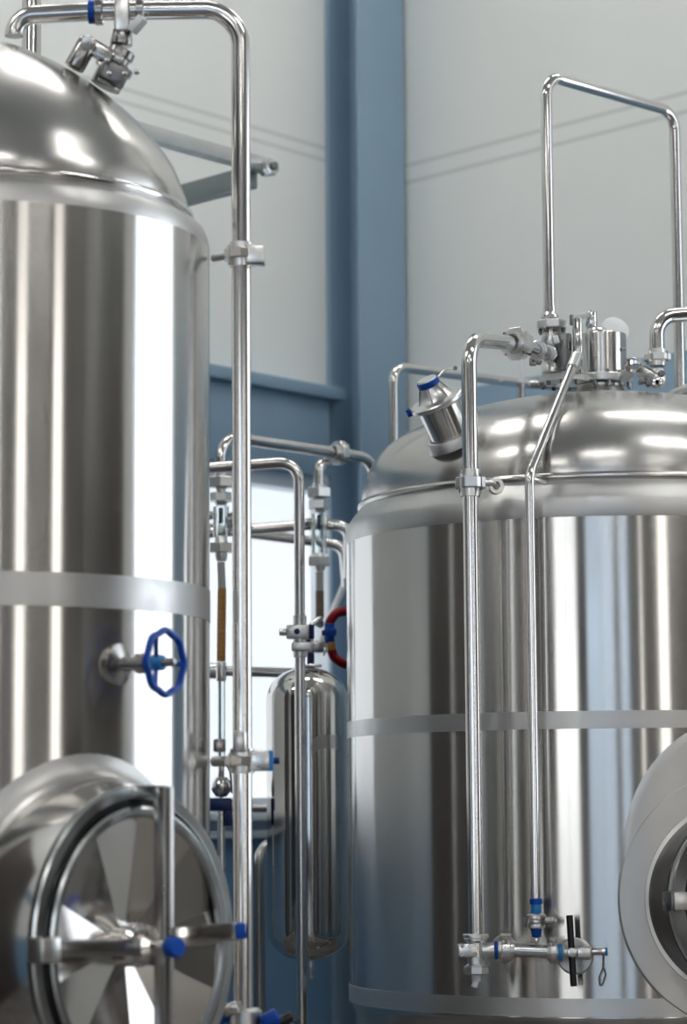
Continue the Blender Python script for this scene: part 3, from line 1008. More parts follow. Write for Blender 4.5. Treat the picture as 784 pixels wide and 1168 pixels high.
# T valve with black handle
t = Thing('sample_valve', 'steel sample valve with long black upright handle and wire ring', 'valve', P(655, 1120, 6.86))
q = P(655, 1086.5, 6.852)
bm = B(); revolve(bm, [(0, -0.045), (0.018, -0.045), (0.020, -0.040), (0.020, -0.030), (0.0155, -0.026), (0.0155, 0.018), (0.019, 0.020), (0.019, 0.040), (0.014, 0.044), (0, 0.044)], q, X, 24)
t.part('body', bm, 'cast')
bm = B(); ring(bm, q + X * -0.036, X, 0.012, 0.0225, 0.012, 24, 0.002)
t.part('blue_seal', bm, 'cyan')
bm = B()
hd = V((0.045, 0, -1)).normalized()
hq = q + V((-0.008, -0.026, 0.002))
tube(bm, [hq - hd * 0.094, hq + hd * 0.086], 0.0088, 0, 18)
t.part('handle', bm, 'black')
bm = B(); cyl(bm, q + V((-0.008, 0.0, 0.002)), q + V((-0.008, -0.040, 0.002)), 0.0125, 20, 0.002)
t.part('handle_boss', bm, 'cast')
bm = B(); box(bm, q + V((0.024, -0.012, 0.0)), 0.035, 0.028, 0.026, bev=0.004)
t.part('bonnet', bm, 'cast')
bm = B(); cyl(bm, q + V((0.040, -0.006, 0.002)), q + V((0.084, -0.006, 0.002)), 0.0085, 18, 0.002)
sp_ = t.part('spout', bm, 'tube')
bm = B(); ring(bm, q + V((0.082, -0.006, 0.002)), X, 0.0075, 0.0105, 0.006, 18, 0.001)
t.part('spout_lip', bm, 'cyan')
bm = B()
wq = q + V((0.074, -0.008, -0.004))
lp = [wq, wq + V((-0.001, 0, -0.035)), wq + V((-0.012, 0, -0.060)), wq + V((-0.010, 0, -0.080)), wq + V((-0.004, 0, -0.078)), wq + V((0.006, 0, -0.052)), wq + V((0.001, 0, -0.036))]
tube(bm, lp, 0.0020, 0.010, 8, 4)
t.part('wire_ring', bm, 'dark')
bm = B(); cyl(bm, q + V((-0.012, 0.012, 0)), V((q.x - 0.012, frontY(q.x - 0.024) - 0.012, q.z)), 0.012, 18, 0.001)
t.part('tank_stub', bm, 'cast')

# ------------------------------------------------------------------ left tank
LY = 6.0
LT = P(-22, 600, LY); LT.z = 0
LR = P(240, 600, LY).x - LT.x
LR *= 0.9965
def zl(y, Y=LY - LR, x=0):
    return P(x, y, Y).z
tankL = Thing('steel_tank', 'near steel tank at the left edge with blue handwheel and oval manway', 'tank', (LT.x, LT.y, 0))
def ls(ang, z, r=None):
    r = LR if r is None else r
    return V((LT.x + r * math.sin(ang), LT.y - r * math.cos(ang), z))
z_s = zl(226); z_m1 = zl(650); z_m0 = zl(690); z_lo = 0.75
LO = V((LT.x, LT.y, 0))
bm = B()
revolve(bm, [(LR, z_lo)] + [(LR, z_lo + (z_s - z_lo) * k / 8) for k in range(1, 9)], LO, seg=128)
tankL.part('shell', bm, 'shell')
bm = B()
revolve(bm, [(LR - 0.004, z_m0), (LR + 0.0015, z_m0 + 0.001), (LR + 0.0015, z_m1 - 0.001), (LR - 0.004, z_m1)], LO, seg=128)
tankL.part('weld_band', bm, 'band', label='matte ground weld band')
dr_ = LR * 0.912
z_seam = P(216, 252, LY).z
bm = B()
revolve(bm, smooth_prof([(LR, z_s), (LR - 0.002, z_s + 0.02), (LR - 0.012, z_s + 0.045), (LR - 0.030, (z_s + z_seam) / 2 + 0.02), (dr_ + 0.004, z_seam - 0.004), (dr_, z_seam)]), LO, seg=128)
tankL.part('shoulder_band', bm, 'band', label='matte ground shoulder band')
bm = B()
revolve(bm, [(dr_ + 0.001 + 0.011 * math.cos(2 * PI * k / 12), z_seam + 0.006 + 0.011 * math.sin(2 * PI * k / 12)) for k in range(12)], LO, seg=128, closed=True)
tankL.part('rolled_seam', bm, 'tube')
pts = []
for x, y in ((216, 254), (213, 232), (208, 215), (195, 187), (170, 155), (140, 126), (100, 96), (60, 73), (20, 56)):
    pts.append((P(x, y, LY).x - LT.x, P(x, y, LY).z))
pts[0] = (dr_, z_seam + 0.004); pts[1] = (dr_ * 0.992, max(pts[1][1], z_seam + 0.03))
pts.append((0.0, pts[-1][1] + 0.012))
bm = B()
revolve(bm, smooth_prof(pts), LO, seg=128)
tankL.part('dome', bm, 'dome')
Ldome_top = pts[-1][1]
bm = B()
revolve(bm, smooth_prof([(LR - 0.002, z_lo + 0.004), (LR - 0.02, z_lo - 0.04), (0.40, z_lo - 0.12), (0.2, z_lo - 0.17), (0, z_lo - 0.18)]), LO, seg=96)
tankL.part('dished_bottom', bm, 'dome')
for k in range(4):
    a = PI / 4 + k * PI / 2
    c = ls(a, 0, 0.42)
    bm = B(); cyl(bm, c, zc(c, z_lo - 0.06), 0.04, 24, 0.004)
    lg = tankL.part('leg', bm, 'tube')
    bm = B(); cyl(bm, c, zc(c, 0.02), 0.07, 24, 0.004)
    tankL.part('foot_plate', bm, 'cast', lg)
# oval manway
la = math.radians(36)
lc = ls(la, 0, LR + 0.150)
lc.z = P(148, 1078, lc.y).z
lna = math.radians(42)
ln = V((math.sin(lna), -math.cos(lna), 0))
lsd = V((math.cos(lna), math.sin(lna), 0))
UZ = V((0, 0, 1))
ax_, bx_ = 0.260, 0.325
s_ = ax_ / bx_
def oval(prof, m_org=lc, seg=96):
    return revolve(B(), prof, m_org, ln, seg, hint=UZ, s1=1.0, s2=s_)
# saddle swelling out of the shell round the neck
def to_shell(q):
    """along -ln from q onto the tank shell"""
    d = V((-ln.x, -ln.y, 0)); w = V((q.x - LO.x, q.y - LO.y, 0))
    b_ = d.dot(w); c_ = w.dot(w) - LR * LR
    D = max(0.0, b_ * b_ - c_)
    return q + d * (-b_ - math.sqrt(D))
bm = B()
NS, NB = 96, 14
rows = []
for j in range(NB + 1):
    row = []
    f = j / NB
    for k in range(NS):
        th = 2 * PI * k / NS
        d = lsd * (ax_ * math.cos(th)) + UZ * (bx_ * math.sin(th))
        p1 = to_shell(lc + d * 1.045)
        p2 = to_shell(lc + d * 1.27) - ln * 0.002
        p0 = p1 + ln * 0.055
        p1 = p1 + ln * 0.002
        row.append(bm.verts.new(p0 * (1 - f) ** 2 + p1 * (2 * f * (1 - f)) + p2 * f * f))
    rows.append(row)
for A, C in zip(rows, rows[1:]):
    for k in range(NS):
        bm.faces.new((A[k], A[(k + 1) % NS], C[(k + 1) % NS], C[k]))
mwl = tankL.part('manway_saddle', bm, 'saddle')
bm = oval([(bx_ * 1.05, -0.34), (bx_ * 1.05, -0.15), (bx_ * 1.035, -0.06), (bx_ * 0.985, -0.012), (bx_ * 0.9, -0.010)])
tankL.part('manway_neck', bm, 'tube', mwl)
bm = B(); ring(bm, lc, ln, bx_ * 0.90, bx_, 0.026, 96, 0.006, hint=UZ, s1=1, s2=s_)
tankL.part('manway_ring', bm, 'flange', mwl)
bm = B(); ring(bm, lc + ln * 0.006, ln, bx_ * 0.865, bx_ * 0.905, 0.018, 96, 0.004, hint=UZ, s1=1, s2=s_)
tankL.part('gasket', bm, 'black', mwl)
bm = B(); ring(bm, lc + ln * 0.018, ln, bx_ * 0.80, bx_ * 0.87, 0.022, 96, 0.006, hint=UZ, s1=1, s2=s_)
tankL.part('door_rim', bm, 'flange', mwl)
def facet_door(c, n, e1, e2, r1, r2, d_rim, d_mid, fold, nf=7):
    """shallow dished door pressed into flat radial folds"""
    bm = B()
    apex = bm.verts.new(c + n * d_mid)
    rim = []
    for k in range(2 * nf):
        th = PI * k / nf + 0.25
        h = d_rim + (fold if k % 2 else -fold)
        rim.append(bm.verts.new(c + e1 * (r1 * math.cos(th)) + e2 * (r2 * math.sin(th)) + n * h))
    for k in range(2 * nf):
        bm.faces.new((apex, rim[k], rim[(k + 1) % (2 * nf)]))
    return bm
bm = facet_door(lc, ln, lsd, UZ, ax_ * 0.84, bx_ * 0.84, 0.010, -0.035, 0.014, 5)
tankL.part('manway_door', bm, 'door', mwl, sharp=2)
# yoke: upright bar standing in front of the door, hinge on the left
bm = B()
bar(bm, lc + ln * 0.100 + UZ * 0.322, lc + ln * 0.100 - UZ * 0.322, 0.026, 0.036, ln, 0.004)
tankL.part('door_yoke', bm, 'hinge', mwl)
for sgn in (-1, 1):
    bm = B()
    bar(bm, lc + ln * 0.012 + UZ * 0.312 * sgn, lc + ln * 0.10 + UZ * 0.312 * sgn, 0.036, 0.026, UZ, 0.004)
    tankL.part('yoke_lug', bm, 'flange', mwl)
bm = B()
bar(bm, lc + ln * 0.060, lc + ln * 0.035 - lsd * 0.25, 0.018, 0.034, UZ, 0.005)
tankL.part('hinge_arm', bm, 'hinge', mwl)
bm = B(); box(bm, lc + ln * 0.03 - lsd * 0.245, 0.05, 0.05, 0.05, lsd, ln, 0.006)
tankL.part('hinge_block', bm, 'cast', mwl)
bm = B()
revolve(bm, [(0, -0.035), (0.045, -0.035), (0.045, 0.02), (0.034, 0.03), (0.030, 0.055), (0.040, 0.060), (0.040, 0.076), (0.022, 0.082), (0.022, 0.122), (0.0, 0.123)], lc, ln, 32)
hub = tankL.part('screw_hub', bm, 'tube', mwl)
bm = B(); revolve(bm, [(0, 0.118), (0.018, 0.118), (0.021, 0.123), (0.021, 0.142), (0.018, 0.148), (0, 0.149)], lc, ln, 28)
tankL.part('hub_knob', bm, 'blue', mwl)
hdir = (lsd * 0.98 + UZ * 0.055 + ln * 0.16).normalized()
h0 = lc + ln * 0.122 + UZ * 0.018
bm = B()
bar(bm, h0 + hdir * 0.012, h0 + hdir * 0.150, 0.010, 0.040, UZ, 0.002)
tankL.part('lever_arm', bm, 'tube', mwl)
bm = B()
bar(bm, h0 + hdir * 0.148, h0 + hdir * 0.176, 0.016, 0.034, UZ, 0.005)
tankL.part('lever_tip', bm, 'blue', mwl)
# blue handwheel valve
f0 = ls(math.radians(42), 0, LR); f0.z = P(135, 758, f0.y).z
fd = V((math.sin(math.radians(58)), -math.cos(math.radians(58)), 0))
bm = B(); revolve(bm, [(0, -0.02), (0.045, -0.02), (0.045, 0.004), (0.030, 0.010), (0.016, 0.014), (0.014, 0.05), (0.022, 0.052), (0.022, 0.075), (0.011, 0.08), (0.009, 0.145), (0, 0.15)], f0, fd, 28)
hv = tankL.part('drain_valve', bm, 'hinge')
wc_ = f0 + fd * 0.122
a, e1_, e2_ = basis(fd, UZ)
bm = B()
NW = 48
rows = []
for k in range(NW):
    th = 2 * PI * k / NW
    rad_ = 0.066 + 0.0022 * math.cos(8 * th)
    d = e1_ * math.cos(th) + e2_ * math.sin(th)
    rows.append([bm.verts.new(wc_ + d * (rad_ + 0.0075 * math.cos(2 * PI * j / 10)) + a * (0.0085 * math.sin(2 * PI * j / 10))) for j in range(10)])
for k in range(NW):
    A, C = rows[k], rows[(k + 1) % NW]
    for j in range(10):
        bm.faces.new((A[j], A[(j + 1) % 10], C[(j + 1) % 10], C[j]))
tankL.part('handwheel', bm, 'blue', hv)
for k in range(3):
    th = 2 * PI * k / 3 + 0.5
    d = e1_ * math.cos(th) + e2_ * math.sin(th)
    bm = B(); tube(bm, [wc_ + a * -0.02 + d * 0.010, wc_ - a * 0.01 + d * 0.04, wc_ + d * 0.066], 0.0055, 0.02, 10, 4)
    tankL.part('wheel_spoke', bm, 'blue', hv)
bm = B(); cyl(bm, wc_ - fd * 0.035, wc_ - fd * 0.005, 0.017, 20, 0.003)
tankL.part('wheel_boss', bm, 'cyan', hv)

# ------------------------------------------------------------------ standpipe of the left tank
ry = 5.95
r4 = 0.0218
s4 = P(276, 600, ry)
zb4 = P(276, 1185, ry).z
zt4 = P(270, 11, ry).z
lend = P(16, 13, ry)
ld = V((P(20, 13, ry).x, ry + 0.02, Ldome_top - 0.01))
t = Thing('standpipe', 'near vertical steel pipe right of the left tank, arching over its dome', 'pipe', V((s4.x, s4.y, zb4)))
bm = tube(B(), [V((s4.x, s4.y, zb4)), V((s4.x, s4.y, zt4)), V((P(120, 12, ry).x, ry, zt4 - 0.002)), V((P(16, 13, ry).x, ry, zt4 - 0.012)), V((P(16, 60, ry).x, ry, Ldome_top + 0.004))], r4, [0, 0.085, 0, 0.07, 0], 28, 14)
t.part('tube', bm, 'tube')
for (y, blk) in ((291, False), (868, True)):
    z = P(275, y, ry).z
    c = V((s4.x, s4.y, z))
    clamp(t, c, (0, 0, 1), r4, h=0.028, facets=6, nuts=4)
    bm = B(); box(bm, c + V((0.040 if blk else 0.034, -0.012, 0.0 if blk else -0.004)), 0.045, 0.045, 0.046, bev=0.006)
    t.part('clamp_block', bm, 'cast')
    if blk:
        bm = B(); box(bm, c + V((0.0645, -0.012, 0)), 0.012, 0.042, 0.046, bev=0.003)
        t.part('blue_pad', bm, 'cyan')
        bm = B(); cyl(bm, c + V((0.068, -0.01, 0)), c + V((0.084, -0.01, 0)), 0.008, 12, 0.002)
        t.part('pad_screw', bm, 'navy')
        bm = B(); cyl(bm, c + V((-0.004, -0.03, 0.02)), c + V((-0.004, -0.03, 0.066)), 0.016, 16, 0.004)
        t.part('clamp_stud', bm, 'cast')
        bm = B(); cyl(bm, c + V((-0.052, -0.0, 0.02)), c + V((-0.052, -0.0, 0.050)), 0.014, 16, 0.004)
        t.part('clamp_stud', bm, 'hinge')
    bm = B(); tube(bm, [c + V((-0.030, 0.0, 0)), V((LT.x + LR + 0.010, LT.y - 0.02, z))], 0.009 if not blk else 0.012, 0, 14)
    t.part('stand_off', bm, 'cast')
t2 = Thing('butterfly_valve', 'butterfly valve with blue grips at the foot of the near standpipe', 'valve', P(278, 1172, ry))
c = V((s4.x, s4.y, P(278, 1163, ry).z))
bm = B(); ring(bm, c, UZ, r4 + 0.002, 0.042, 0.05, 20, 0.006)
t2.part('body', bm, 'cast')
for k, (dx, dz_, m_) in enumerate(((-0.055, 0.012, 'blue'), (0.062, 0.004, 'blue'), (0.094, 0.004, 'black'))):
    bm = B(); cyl(bm, c + V((dx - 0.018, -0.02, dz_ - 0.014)), c + V((dx + 0.018, -0.02, dz_ + 0.006)), 0.020 if m_ == 'blue' else 0.013, 18, 0.006)
    t2.part('grip' if m_ == 'blue' else 'stem_end', bm, m_)
bm = B(); cyl(bm, c + V((-0.042, -0.036, 0.02)), c + V((-0.01, -0.042, 0.032)), 0.014, 16, 0.004)
t2.part('stem', bm, 'tube')

# valve over the left dome
vy = 5.93
t = Thing('dome_valve', 'angled steel valve hanging from the arched pipe over the left dome', 'valve', P(120, 106, vy))
bm = B(); box(bm, P(139, 16, ry - r4 - 0.014), 0.034, 0.025, 0.085, bev=0.005)
t.part('hanger_block', bm, 'cast')
bm = B(); cyl(bm, P(140, 34, vy), P(138, 52, vy), 0.022, 20, 0.003, r2=0.026)
t.part('outlet', bm, 'hinge')
ax = (P(112, 100, vy) - P(146, 48, vy)).normalized()
v0 = P(140, 57, vy); v1 = P(120, 99, vy)
bm = B()
Lv = (v1 - v0).length
revolve(bm, [(0, 0), (0.030, 0), (0.032, 0.003), (0.032, 0.018), (0.026, 0.022), (0.026, 0.036), (0.044, 0.040), (0.044, 0.054), (0.036, 0.058), (0.036, Lv), (0, Lv)], v0, v1 - v0, 24)
t.part('body', bm, 'hinge')
w0 = P(84, 78, vy - 0.03); w1 = P(102, 46, vy - 0.03)
bm = B(); cyl(bm, w0, w1, 0.024, 24, 0.004)
t.part('actuator', bm, 'hinge')
bm = B(); cyl(bm, P(101, 49, vy - 0.05), P(101, 49, vy - 0.065), 0.017, 24, 0.003)
t.part('indicator_disc', bm, 'cast')
bm = B(); bar(bm, P(99, 50, vy - 0.03), P(136, 72, vy - 0.02), 0.03, 0.036, UZ, 0.006)
t.part('yoke', bm, 'hinge')
bm = B(); cyl(bm, P(128, 62, vy - 0.06), P(140, 70, vy - 0.06), 0.009, 14, 0.003)
t.part('lock_pin', bm, 'tube')
bm = B(); box(bm, P(130, 84, vy - 0.03), 0.05, 0.05, 0.06, v1 - v0, (0, 1, 0), 0.008)
t.part('lower_block', bm, 'dark')
for (x, y) in ((156, 82), (124, 84), (142, 84), (122, 69), (93, 44)):
    bm = B(); cyl(bm, P(x, y, vy - 0.065), P(x, y, vy - 0.045), 0.007, 12, 0.002)
    t.part('bolt', bm, 'tube')
bm = B(); ring(bm, V((P(105, 16, ry).x, ry, zt4 - 0.003)), X, r4 + 0.0035, r4 + 0.006, 0.016, 28, 0.001)
t.part('blue_ring', bm, 'blue')
for x in (113, 160):
    bm = B(); ring(bm, V((P(x, 16, ry).x, ry, zt4 - 0.003)), X, r4 + 0.0035, r4 + 0.010, 0.018, 28, 0.002)
    t.part('pipe_collar', bm, 'hinge')
bm = B(); bar(bm, P(150, 36, vy - 0.02), P(164, 20, vy - 0.03), 0.03, 0.020, UZ, 0.004)
t.part('latch', bm, 'white')
# vent pipe behind the left tank
q = P(36, 40, 6.75)
t = Thing('vent_pipe', 'vertical steel pipe rising behind the dome in the top left corner', 'pipe', V((q.x, q.y, 0)))
bm = tube(B(), [V((q.x, q.y, 0.0)), V((q.x, q.y, H - 0.002))], 0.026, 0, 24)
t.part('tube', bm, 'tube')

# ------------------------------------------------------------------ wall bracket by the left tank
bp = P(292, 191, 8.6)
t = Thing('pipe_bracket', 'grey steel bracket arm and rail behind the near standpipe with a bolted end', 'bracket', bp)
n_back = uR
k = (QL - bp).dot(nL) / n_back.dot(nL)
wallpt = bp + n_back * k
bm = B(); bar(bm, bp + n_back * 0.02 + V((0, 0, -0.03)), wallpt + V((0, 0, -0.03)), 0.05, 0.07, UZ, 0.003)
t.part('arm', bm, 'galv')
bm = B(); bar(bm, bp + uL * 0.04 + V((0, 0, 0.012)), bp - uL * 1.6 + V((0, 0, 0.012)), 0.05, 0.048, UZ, 0.003)
t.part('rail', bm, 'zinc')
bm = B(); cyl(bm, bp + uL * 0.03 - n_back * 0.01, bp + uL * 0.03 - n_back * 0.055, 0.031, 8, 0.003)
nb = t.part('end_nut', bm, 'flange')
bm = B(); cyl(bm, bp + uL * 0.03 - n_back * 0.05, bp + uL * 0.03 - n_back * 0.068, 0.014, 14, 0.002)
t.part('bolt', bm, 'dark', nb)

# ------------------------------------------------------------------ pipework between the tanks
my = 8.3
rm = 0.0185
# header with down leg
t = Thing('header_pipe', 'highest steel pipe between the tanks, elbowed down at both ends', 'pipe', P(251, 545, 8.25))
hl = P(252, 540, 8.25); hlt = P(252, 497, 8.25)
hr = P(386, 517, 8.62)
hk = P(428, 526, 8.70); hd_ = P(428, 640, 8.70)
bm = tube(B(), [hl, zc(hl, hlt.z), hr, zc(P(428, 520, 8.74), hr.z - 0.004), zc(P(428, 520, 8.74), hd_.z)], rm, 0.075, 20, 12)
t.part('tube', bm, 'tube')
dd = (hr - zc(hl, hlt.z)).normalized()
clamp(t, P(387, 517, 8.62), dd, rm * 1.1, h=0.032, facets=8, name='union')
# second leg with elbow from the header
t = Thing('drop_pipe', 'short curved steel drop pipe under the header feeding the right sight glass', 'pipe', P(364, 556, 8.60))
dpx = P(364, 556, 8.60)
bm = tube(B(), [dpx, zc(dpx, P(366, 526, 8.6).z), zc(dpx, P(366, 526, 8.6).z) + dd * 0.035 + V((0, 0, -0.004))], rm, 0.03, 20, 8)
t.part('tube', bm, 'tube')
# sight glasses
def sight_glass(c, ys, Y, label, r=0.017):
    z = lambda y: P(c.x / Y * FPX * 0 + 300, y, Y).z
    y0, y1, y2, y3 = ys          # top of nut, top of glass, bottom of glass, bottom of lower nut
    t = Thing('sight_glass', label, 'sight glass', zc(c, z(y3)), None)
    bm = B()
    revolve(bm, [(0.0, z(y1) + 0.002), (r * 1.0, z(y1) + 0.002), (r * 1.3, z(y1) + 0.012), (r * 1.5, z(y1) + 0.02), (r * 1.5, z(y1) + 0.034), (r * 0.95, z(y1) + 0.036), (r * 0.95, z(y0) - 0.05), (r * 1.25, z(y0) - 0.045), (r * 1.25, z(y0)), (0, z(y0))], c, seg=20)
    t.part('upper_fitting', bm, 'cast')
    bm = B(); ring(bm, zc(c, z(y0) - 0.028), UZ, r * 1.2, r * 2.5, 0.034, 6, 0.003)
    t.part('union_nut', bm, 'cast')
    bm = B(); ring(bm, zc(c, z(y1) + 0.028), UZ, r * 1.2, r * 2.2, 0.030, 8, 0.003)
    t.part('union_nut', bm, 'cast')
    bm = B()
    revolve(bm, [(r * 0.86, z(y1) + 0.004), (r, z(y1) + 0.004), (r, z(y2) - 0.004), (r * 0.86, z(y2) - 0.004)], c, seg=24, closed=True)
    t.part('glass_tube', bm, 'glass')
    bm = B(); cyl(bm, zc(c, z(y1) - 0.055), zc(c, z(y1) - 0.005), 0.007, 12, 0.002)
    t.part('float', bm, 'navy')
    for s in (-1, 1):
        bm = B(); cyl(bm, zc(c, z(y2)) + V((s * r * 1.25, 0.004, 0)), zc(c, z(y1)) + V((s * r * 1.25, 0.004, 0)), 0.004, 10)
        t.part('guard_rod', bm, 'tube')
    bm = B(); cyl(bm, zc(c, z(y1) - 0.045) + V((0.026, -0.004, 0)), zc(c, z(y1) - 0.045) + V((0.046, -0.004, 0)), 0.012, 16, 0.003)
    t.part('side_knob', bm, 'hinge') if 'wide' in label else bm.free()
    bm = B(); cyl(bm, zc(c, z(y1) - 0.030) + V((-0.046, -0.004, 0)), zc(c, z(y1) - 0.030) + V((-0.026, -0.004, 0)), 0.014, 16, 0.003)
    t.part('side_knob', bm, 'hinge')
    bm = B()
    revolve(bm, [(0, z(y2) + 0.002), (r * 1.0, z(y2) + 0.002), (r * 1.2, z(y2) - 0.006), (r * 1.2, z(y3) + 0.014), (r * 0.9, z(y3)), (0, z(y3))], c, seg=20)
    t.part('lower_fitting', bm, 'cast')
    bm = B(); ring(bm, zc(c, (z(y2) + z(y3)) / 2 + 0.004), UZ, r * 1.15, r * 2.4, 0.032, 6, 0.003)
    t.part('union_nut', bm, 'cast')
    return t
g1 = V((hl.x, hl.y, 0)); g2 = V((dpx.x, dpx.y, 0))
sight_glass(g1, (540, 577, 612, 640), 8.25, 'sight glass beside the left tank, half behind the near standpipe')
sight_glass(g2, (553, 586, 632, 652), 8.60, 'sight glass beside the wide tank under the header union')
# dial on the left sight glass
dq = V((g1.x + 0.045, g1.y - 0.0, P(258, 596, 8.25).z))
t = Thing('pressure_gauge', 'small round gauge on the left sight glass beside the near standpipe', 'gauge', dq)
bm = B(); revolve(bm, [(0, -0.016), (0.030, -0.016), (0.033, -0.012), (0.033, 0.012), (0.030, 0.016), (0, 0.016)], dq, (0.85, -0.5, 0), 32)
t.part('case', bm, 'flange')
bm = B(); cyl(bm, V((g1.x + 0.0268, g1.y, dq.z)), dq + V((-0.010, 0.006, 0)), 0.009, 12, 0.001)
t.part('stem', bm, 'cast')
# hoses under the sight glasses
zz1 = lambda y: P(300, y, 8.25).z
zz2 = lambda y: P(300, y, 8.60).z
t = Thing('hose', 'translucent hose with amber wrap hanging under the left sight glass', 'hose', zc(g1, zz1(756)))
bm = tube(B(), [zc(g1, zz1(641)), zc(g1, zz1(672)) + V((0.003, 0, 0))], 0.0125, 0, 16); t.part('clear_section', bm, 'hose')
bm = tube(B(), [zc(g1, zz1(671)) + V((0.003, 0, 0)), zc(g1, zz1(722)) + V((0.001, 0, 0)), zc(g1, zz1(754))], 0.0140, 0, 16); t.part('amber_section', bm, 'amber')
t = Thing('hose', 'grey hose with brown wrapped end under the right sight glass', 'hose', zc(g2, zz2(708)))
bm = tube(B(), [zc(g2, zz2(653)), zc(g2, zz2(675))], 0.0130, 0, 16); t.part('clear_section', bm, 'hose')
bm = tube(B(), [zc(g2, zz2(674.5)), zc(g2, zz2(706))], 0.0138, 0, 16); t.part('brown_section', bm, 'brownwrap')
# glass tube lower left
t = Thing('glass_tube', 'clear upright tube low between left tank and near standpipe', 'tube', zc(g1, zz1(866)))
bm = B(); revolve(bm, [(0.011, zz1(776)), (0.013, zz1(776)), (0.013, zz1(864)), (0.011, zz1(864))], g1, seg=20, closed=True)
t.part('glass', bm, 'glass')
bm = B(); cyl(bm, zc(g1, zz1(864)) + V((-0.004, 0, 0)), zc(g1, zz1(776)) + V((-0.004, 0, 0)), 0.004, 10); t.part('inner_rod', bm, 'dark')
bm = B(); cyl(bm, zc(g1, zz1(777)), zc(g1, zz1(755)), 0.016, 18, 0.003); t.part('top_fitting', bm, 'cast')
# ball valve, lower left
t = Thing('ball_valve', 'ball valve with navy blue body between the left tank and near standpipe', 'valve', zc(g1, zz1(975)))
bm = B(); revolve(bm, [(0, -0.034), (0.018, -0.030), (0.030, -0.014), (0.033, 0), (0.030, 0.014), (0.018, 0.030), (0, 0.034)], zc(g1, zz1(897)), seg=28); t.part('ball_body', bm, 'tube')
bm = B(); cyl(bm, zc(g1, zz1(888)), zc(g1, zz1(866)), 0.010, 14, 0.002); t.part('upper_stub', bm, 'tube')
bm = B(); box(bm, zc(g1, zz1(917)) + V((-0.004, 0, 0)), 0.075, 0.06, 0.04, bev=0.006); t.part('body', bm, 'navy')
bm = B(); box(bm, zc(g1, zz1(927)) + V((0.024, 0, -0.012)), 0.022, 0.05, 0.055, bev=0.004); t.part('lever', bm, 'navy')
bm = tube(B(), [zc(g1, zz1(990)), zc(g1, zz1(925))], 0.0125, 0, 16); t.part('outlet', bm, 'cast')
bm = tube(B(), [zc(g1, zz1(868)) + V((0.012, -0.01, 0)), zc(g1, zz1(880)) + V((0.03, -0.03, 0)), zc(g1, zz1(905)) + V((0.035, -0.03, 0))], 0.004, 0.02, 8, 5); t.part('wire', bm, 'dark')
t = Thing('drain_pipe', 'vertical steel pipe below the navy ball valve behind the manway', 'pipe', V((g1.x, g1.y, 0)))
bm = tube(B(), [V((g1.x, g1.y, 0.0)), zc(g1, zz1(990.5))], 0.0125, 0, 16); t.part('tube', bm, 'tube')

# bent pipe with clamp down in front of the small vessel
py = 7.95
u0 = P(343, 900, py)
t = Thing('riser_pipe', 'steel pipe running down in front of the small polished vessel, elbowed left at top', 'pipe', V((u0.x, u0.y, 0)))
uz = P(343, 526, py).z
lft = P(262, 521, 8.1)
bm = tube(B(), [V((u0.x, u0.y, 0.0)), V((u0.x, u0.y, uz)), zc(V((lft.x - 0.2, 8.0, 0)), P(240, 537, 8.0).z)], 0.0165, 0.060, 20, 12)
t.part('tube', bm, 'tube')
c = V((u0.x, u0.y, P(343, 721, py).z))
bm = B(); box(bm, c + V((-0.006, -0.004, 0)), 0.07, 0.05, 0.042, bev=0.005); bl = t.part('clamp_block', bm, 'cast')
bm = B(); cyl(bm, c + V((-0.04, -0.004, 0)), c + V((-0.062, -0.004, 0)), 0.011, 14, 0.002); t.part('clamp_bolt', bm, 'cast', bl)
bm = B(); cyl(bm, c + V((-0.008, -0.026, 0)), c + V((-0.008, -0.034, 0)), 0.009, 16, 0.001); t.part('clamp_screw', bm, 'navy', bl)
bm = B(); revolve(bm, [(0.0166, -0.03), (0.021, -0.03), (0.021, 0.05), (0.0166, 0.05)], c, seg=20, closed=True); t.part('sleeve', bm, 'cast', bl)
bm = B(); cyl(bm, c + V((0.028, 0, -0.022)), c + V((0.028, 0, 0.022)), 0.016, 18, 0.004); t.part('blue_boss', bm, 'navy', bl)
c3 = V((u0.x, u0.y, P(343, 738, py).z))
bm = B(); box(bm, c3 + V((0.006, -0.004, 0)), 0.062, 0.054, 0.026, bev=0.003); t.part('clamp_plate', bm, 'cast')
bm = B(); ring(bm, c3 + V((0, 0, -0.022)), UZ, 0.0166, 0.021, 0.018, 20, 0.002); t.part('collar', bm, 'cast')
# horizontal pipes behind
t = Thing('cross_pipe', 'upper of two level pipes crossing behind the sight glasses to the wide tank', 'pipe', P(300, 600, 8.85))
a = P(232, 612, 8.9); b = P(344, 597, 8.75); c_ = P(378, 595, 8.75); d_ = P(400, 610, 8.85)
bm = tube(B(), [P(225, 609, 8.75), P(372, 597, 8.80), P(398, 601, 8.80), P(398, 660, 8.80)], 0.0185, 0.05, 20, 10)
t.part('tube', bm, 'tube')
t = Thing('cross_pipe', 'lower of two level pipes crossing behind the sight glasses to the wide tank', 'pipe', P(300, 608, 9.05))
bm = tube(B(), [P(225, 601, 9.1), P(392, 622, 9.15), P(396, 670, 9.15)], 0.0185, 0.05, 20, 10)
t.part('tube', bm, 'tube')
t = Thing('cross_pipe', 'level steel pipe between left tank and small vessel just above its top', 'pipe', P(280, 766, 8.5))
bm = tube(B(), [P(215, 764, 8.5), P(345, 768, 8.55)], 0.0165, 0, 20)
t.part('tube', bm, 'tube')
bm = B(); ring(bm, P(243, 765, 8.5), X, 0.0170, 0.026, 0.03, 20, 0.003); t.part('collar', bm, 'cast')
t = Thing('cross_pipe', 'dark level pipe in front of the window sill left of the small vessel', 'pipe', P(290, 921, 9.2))
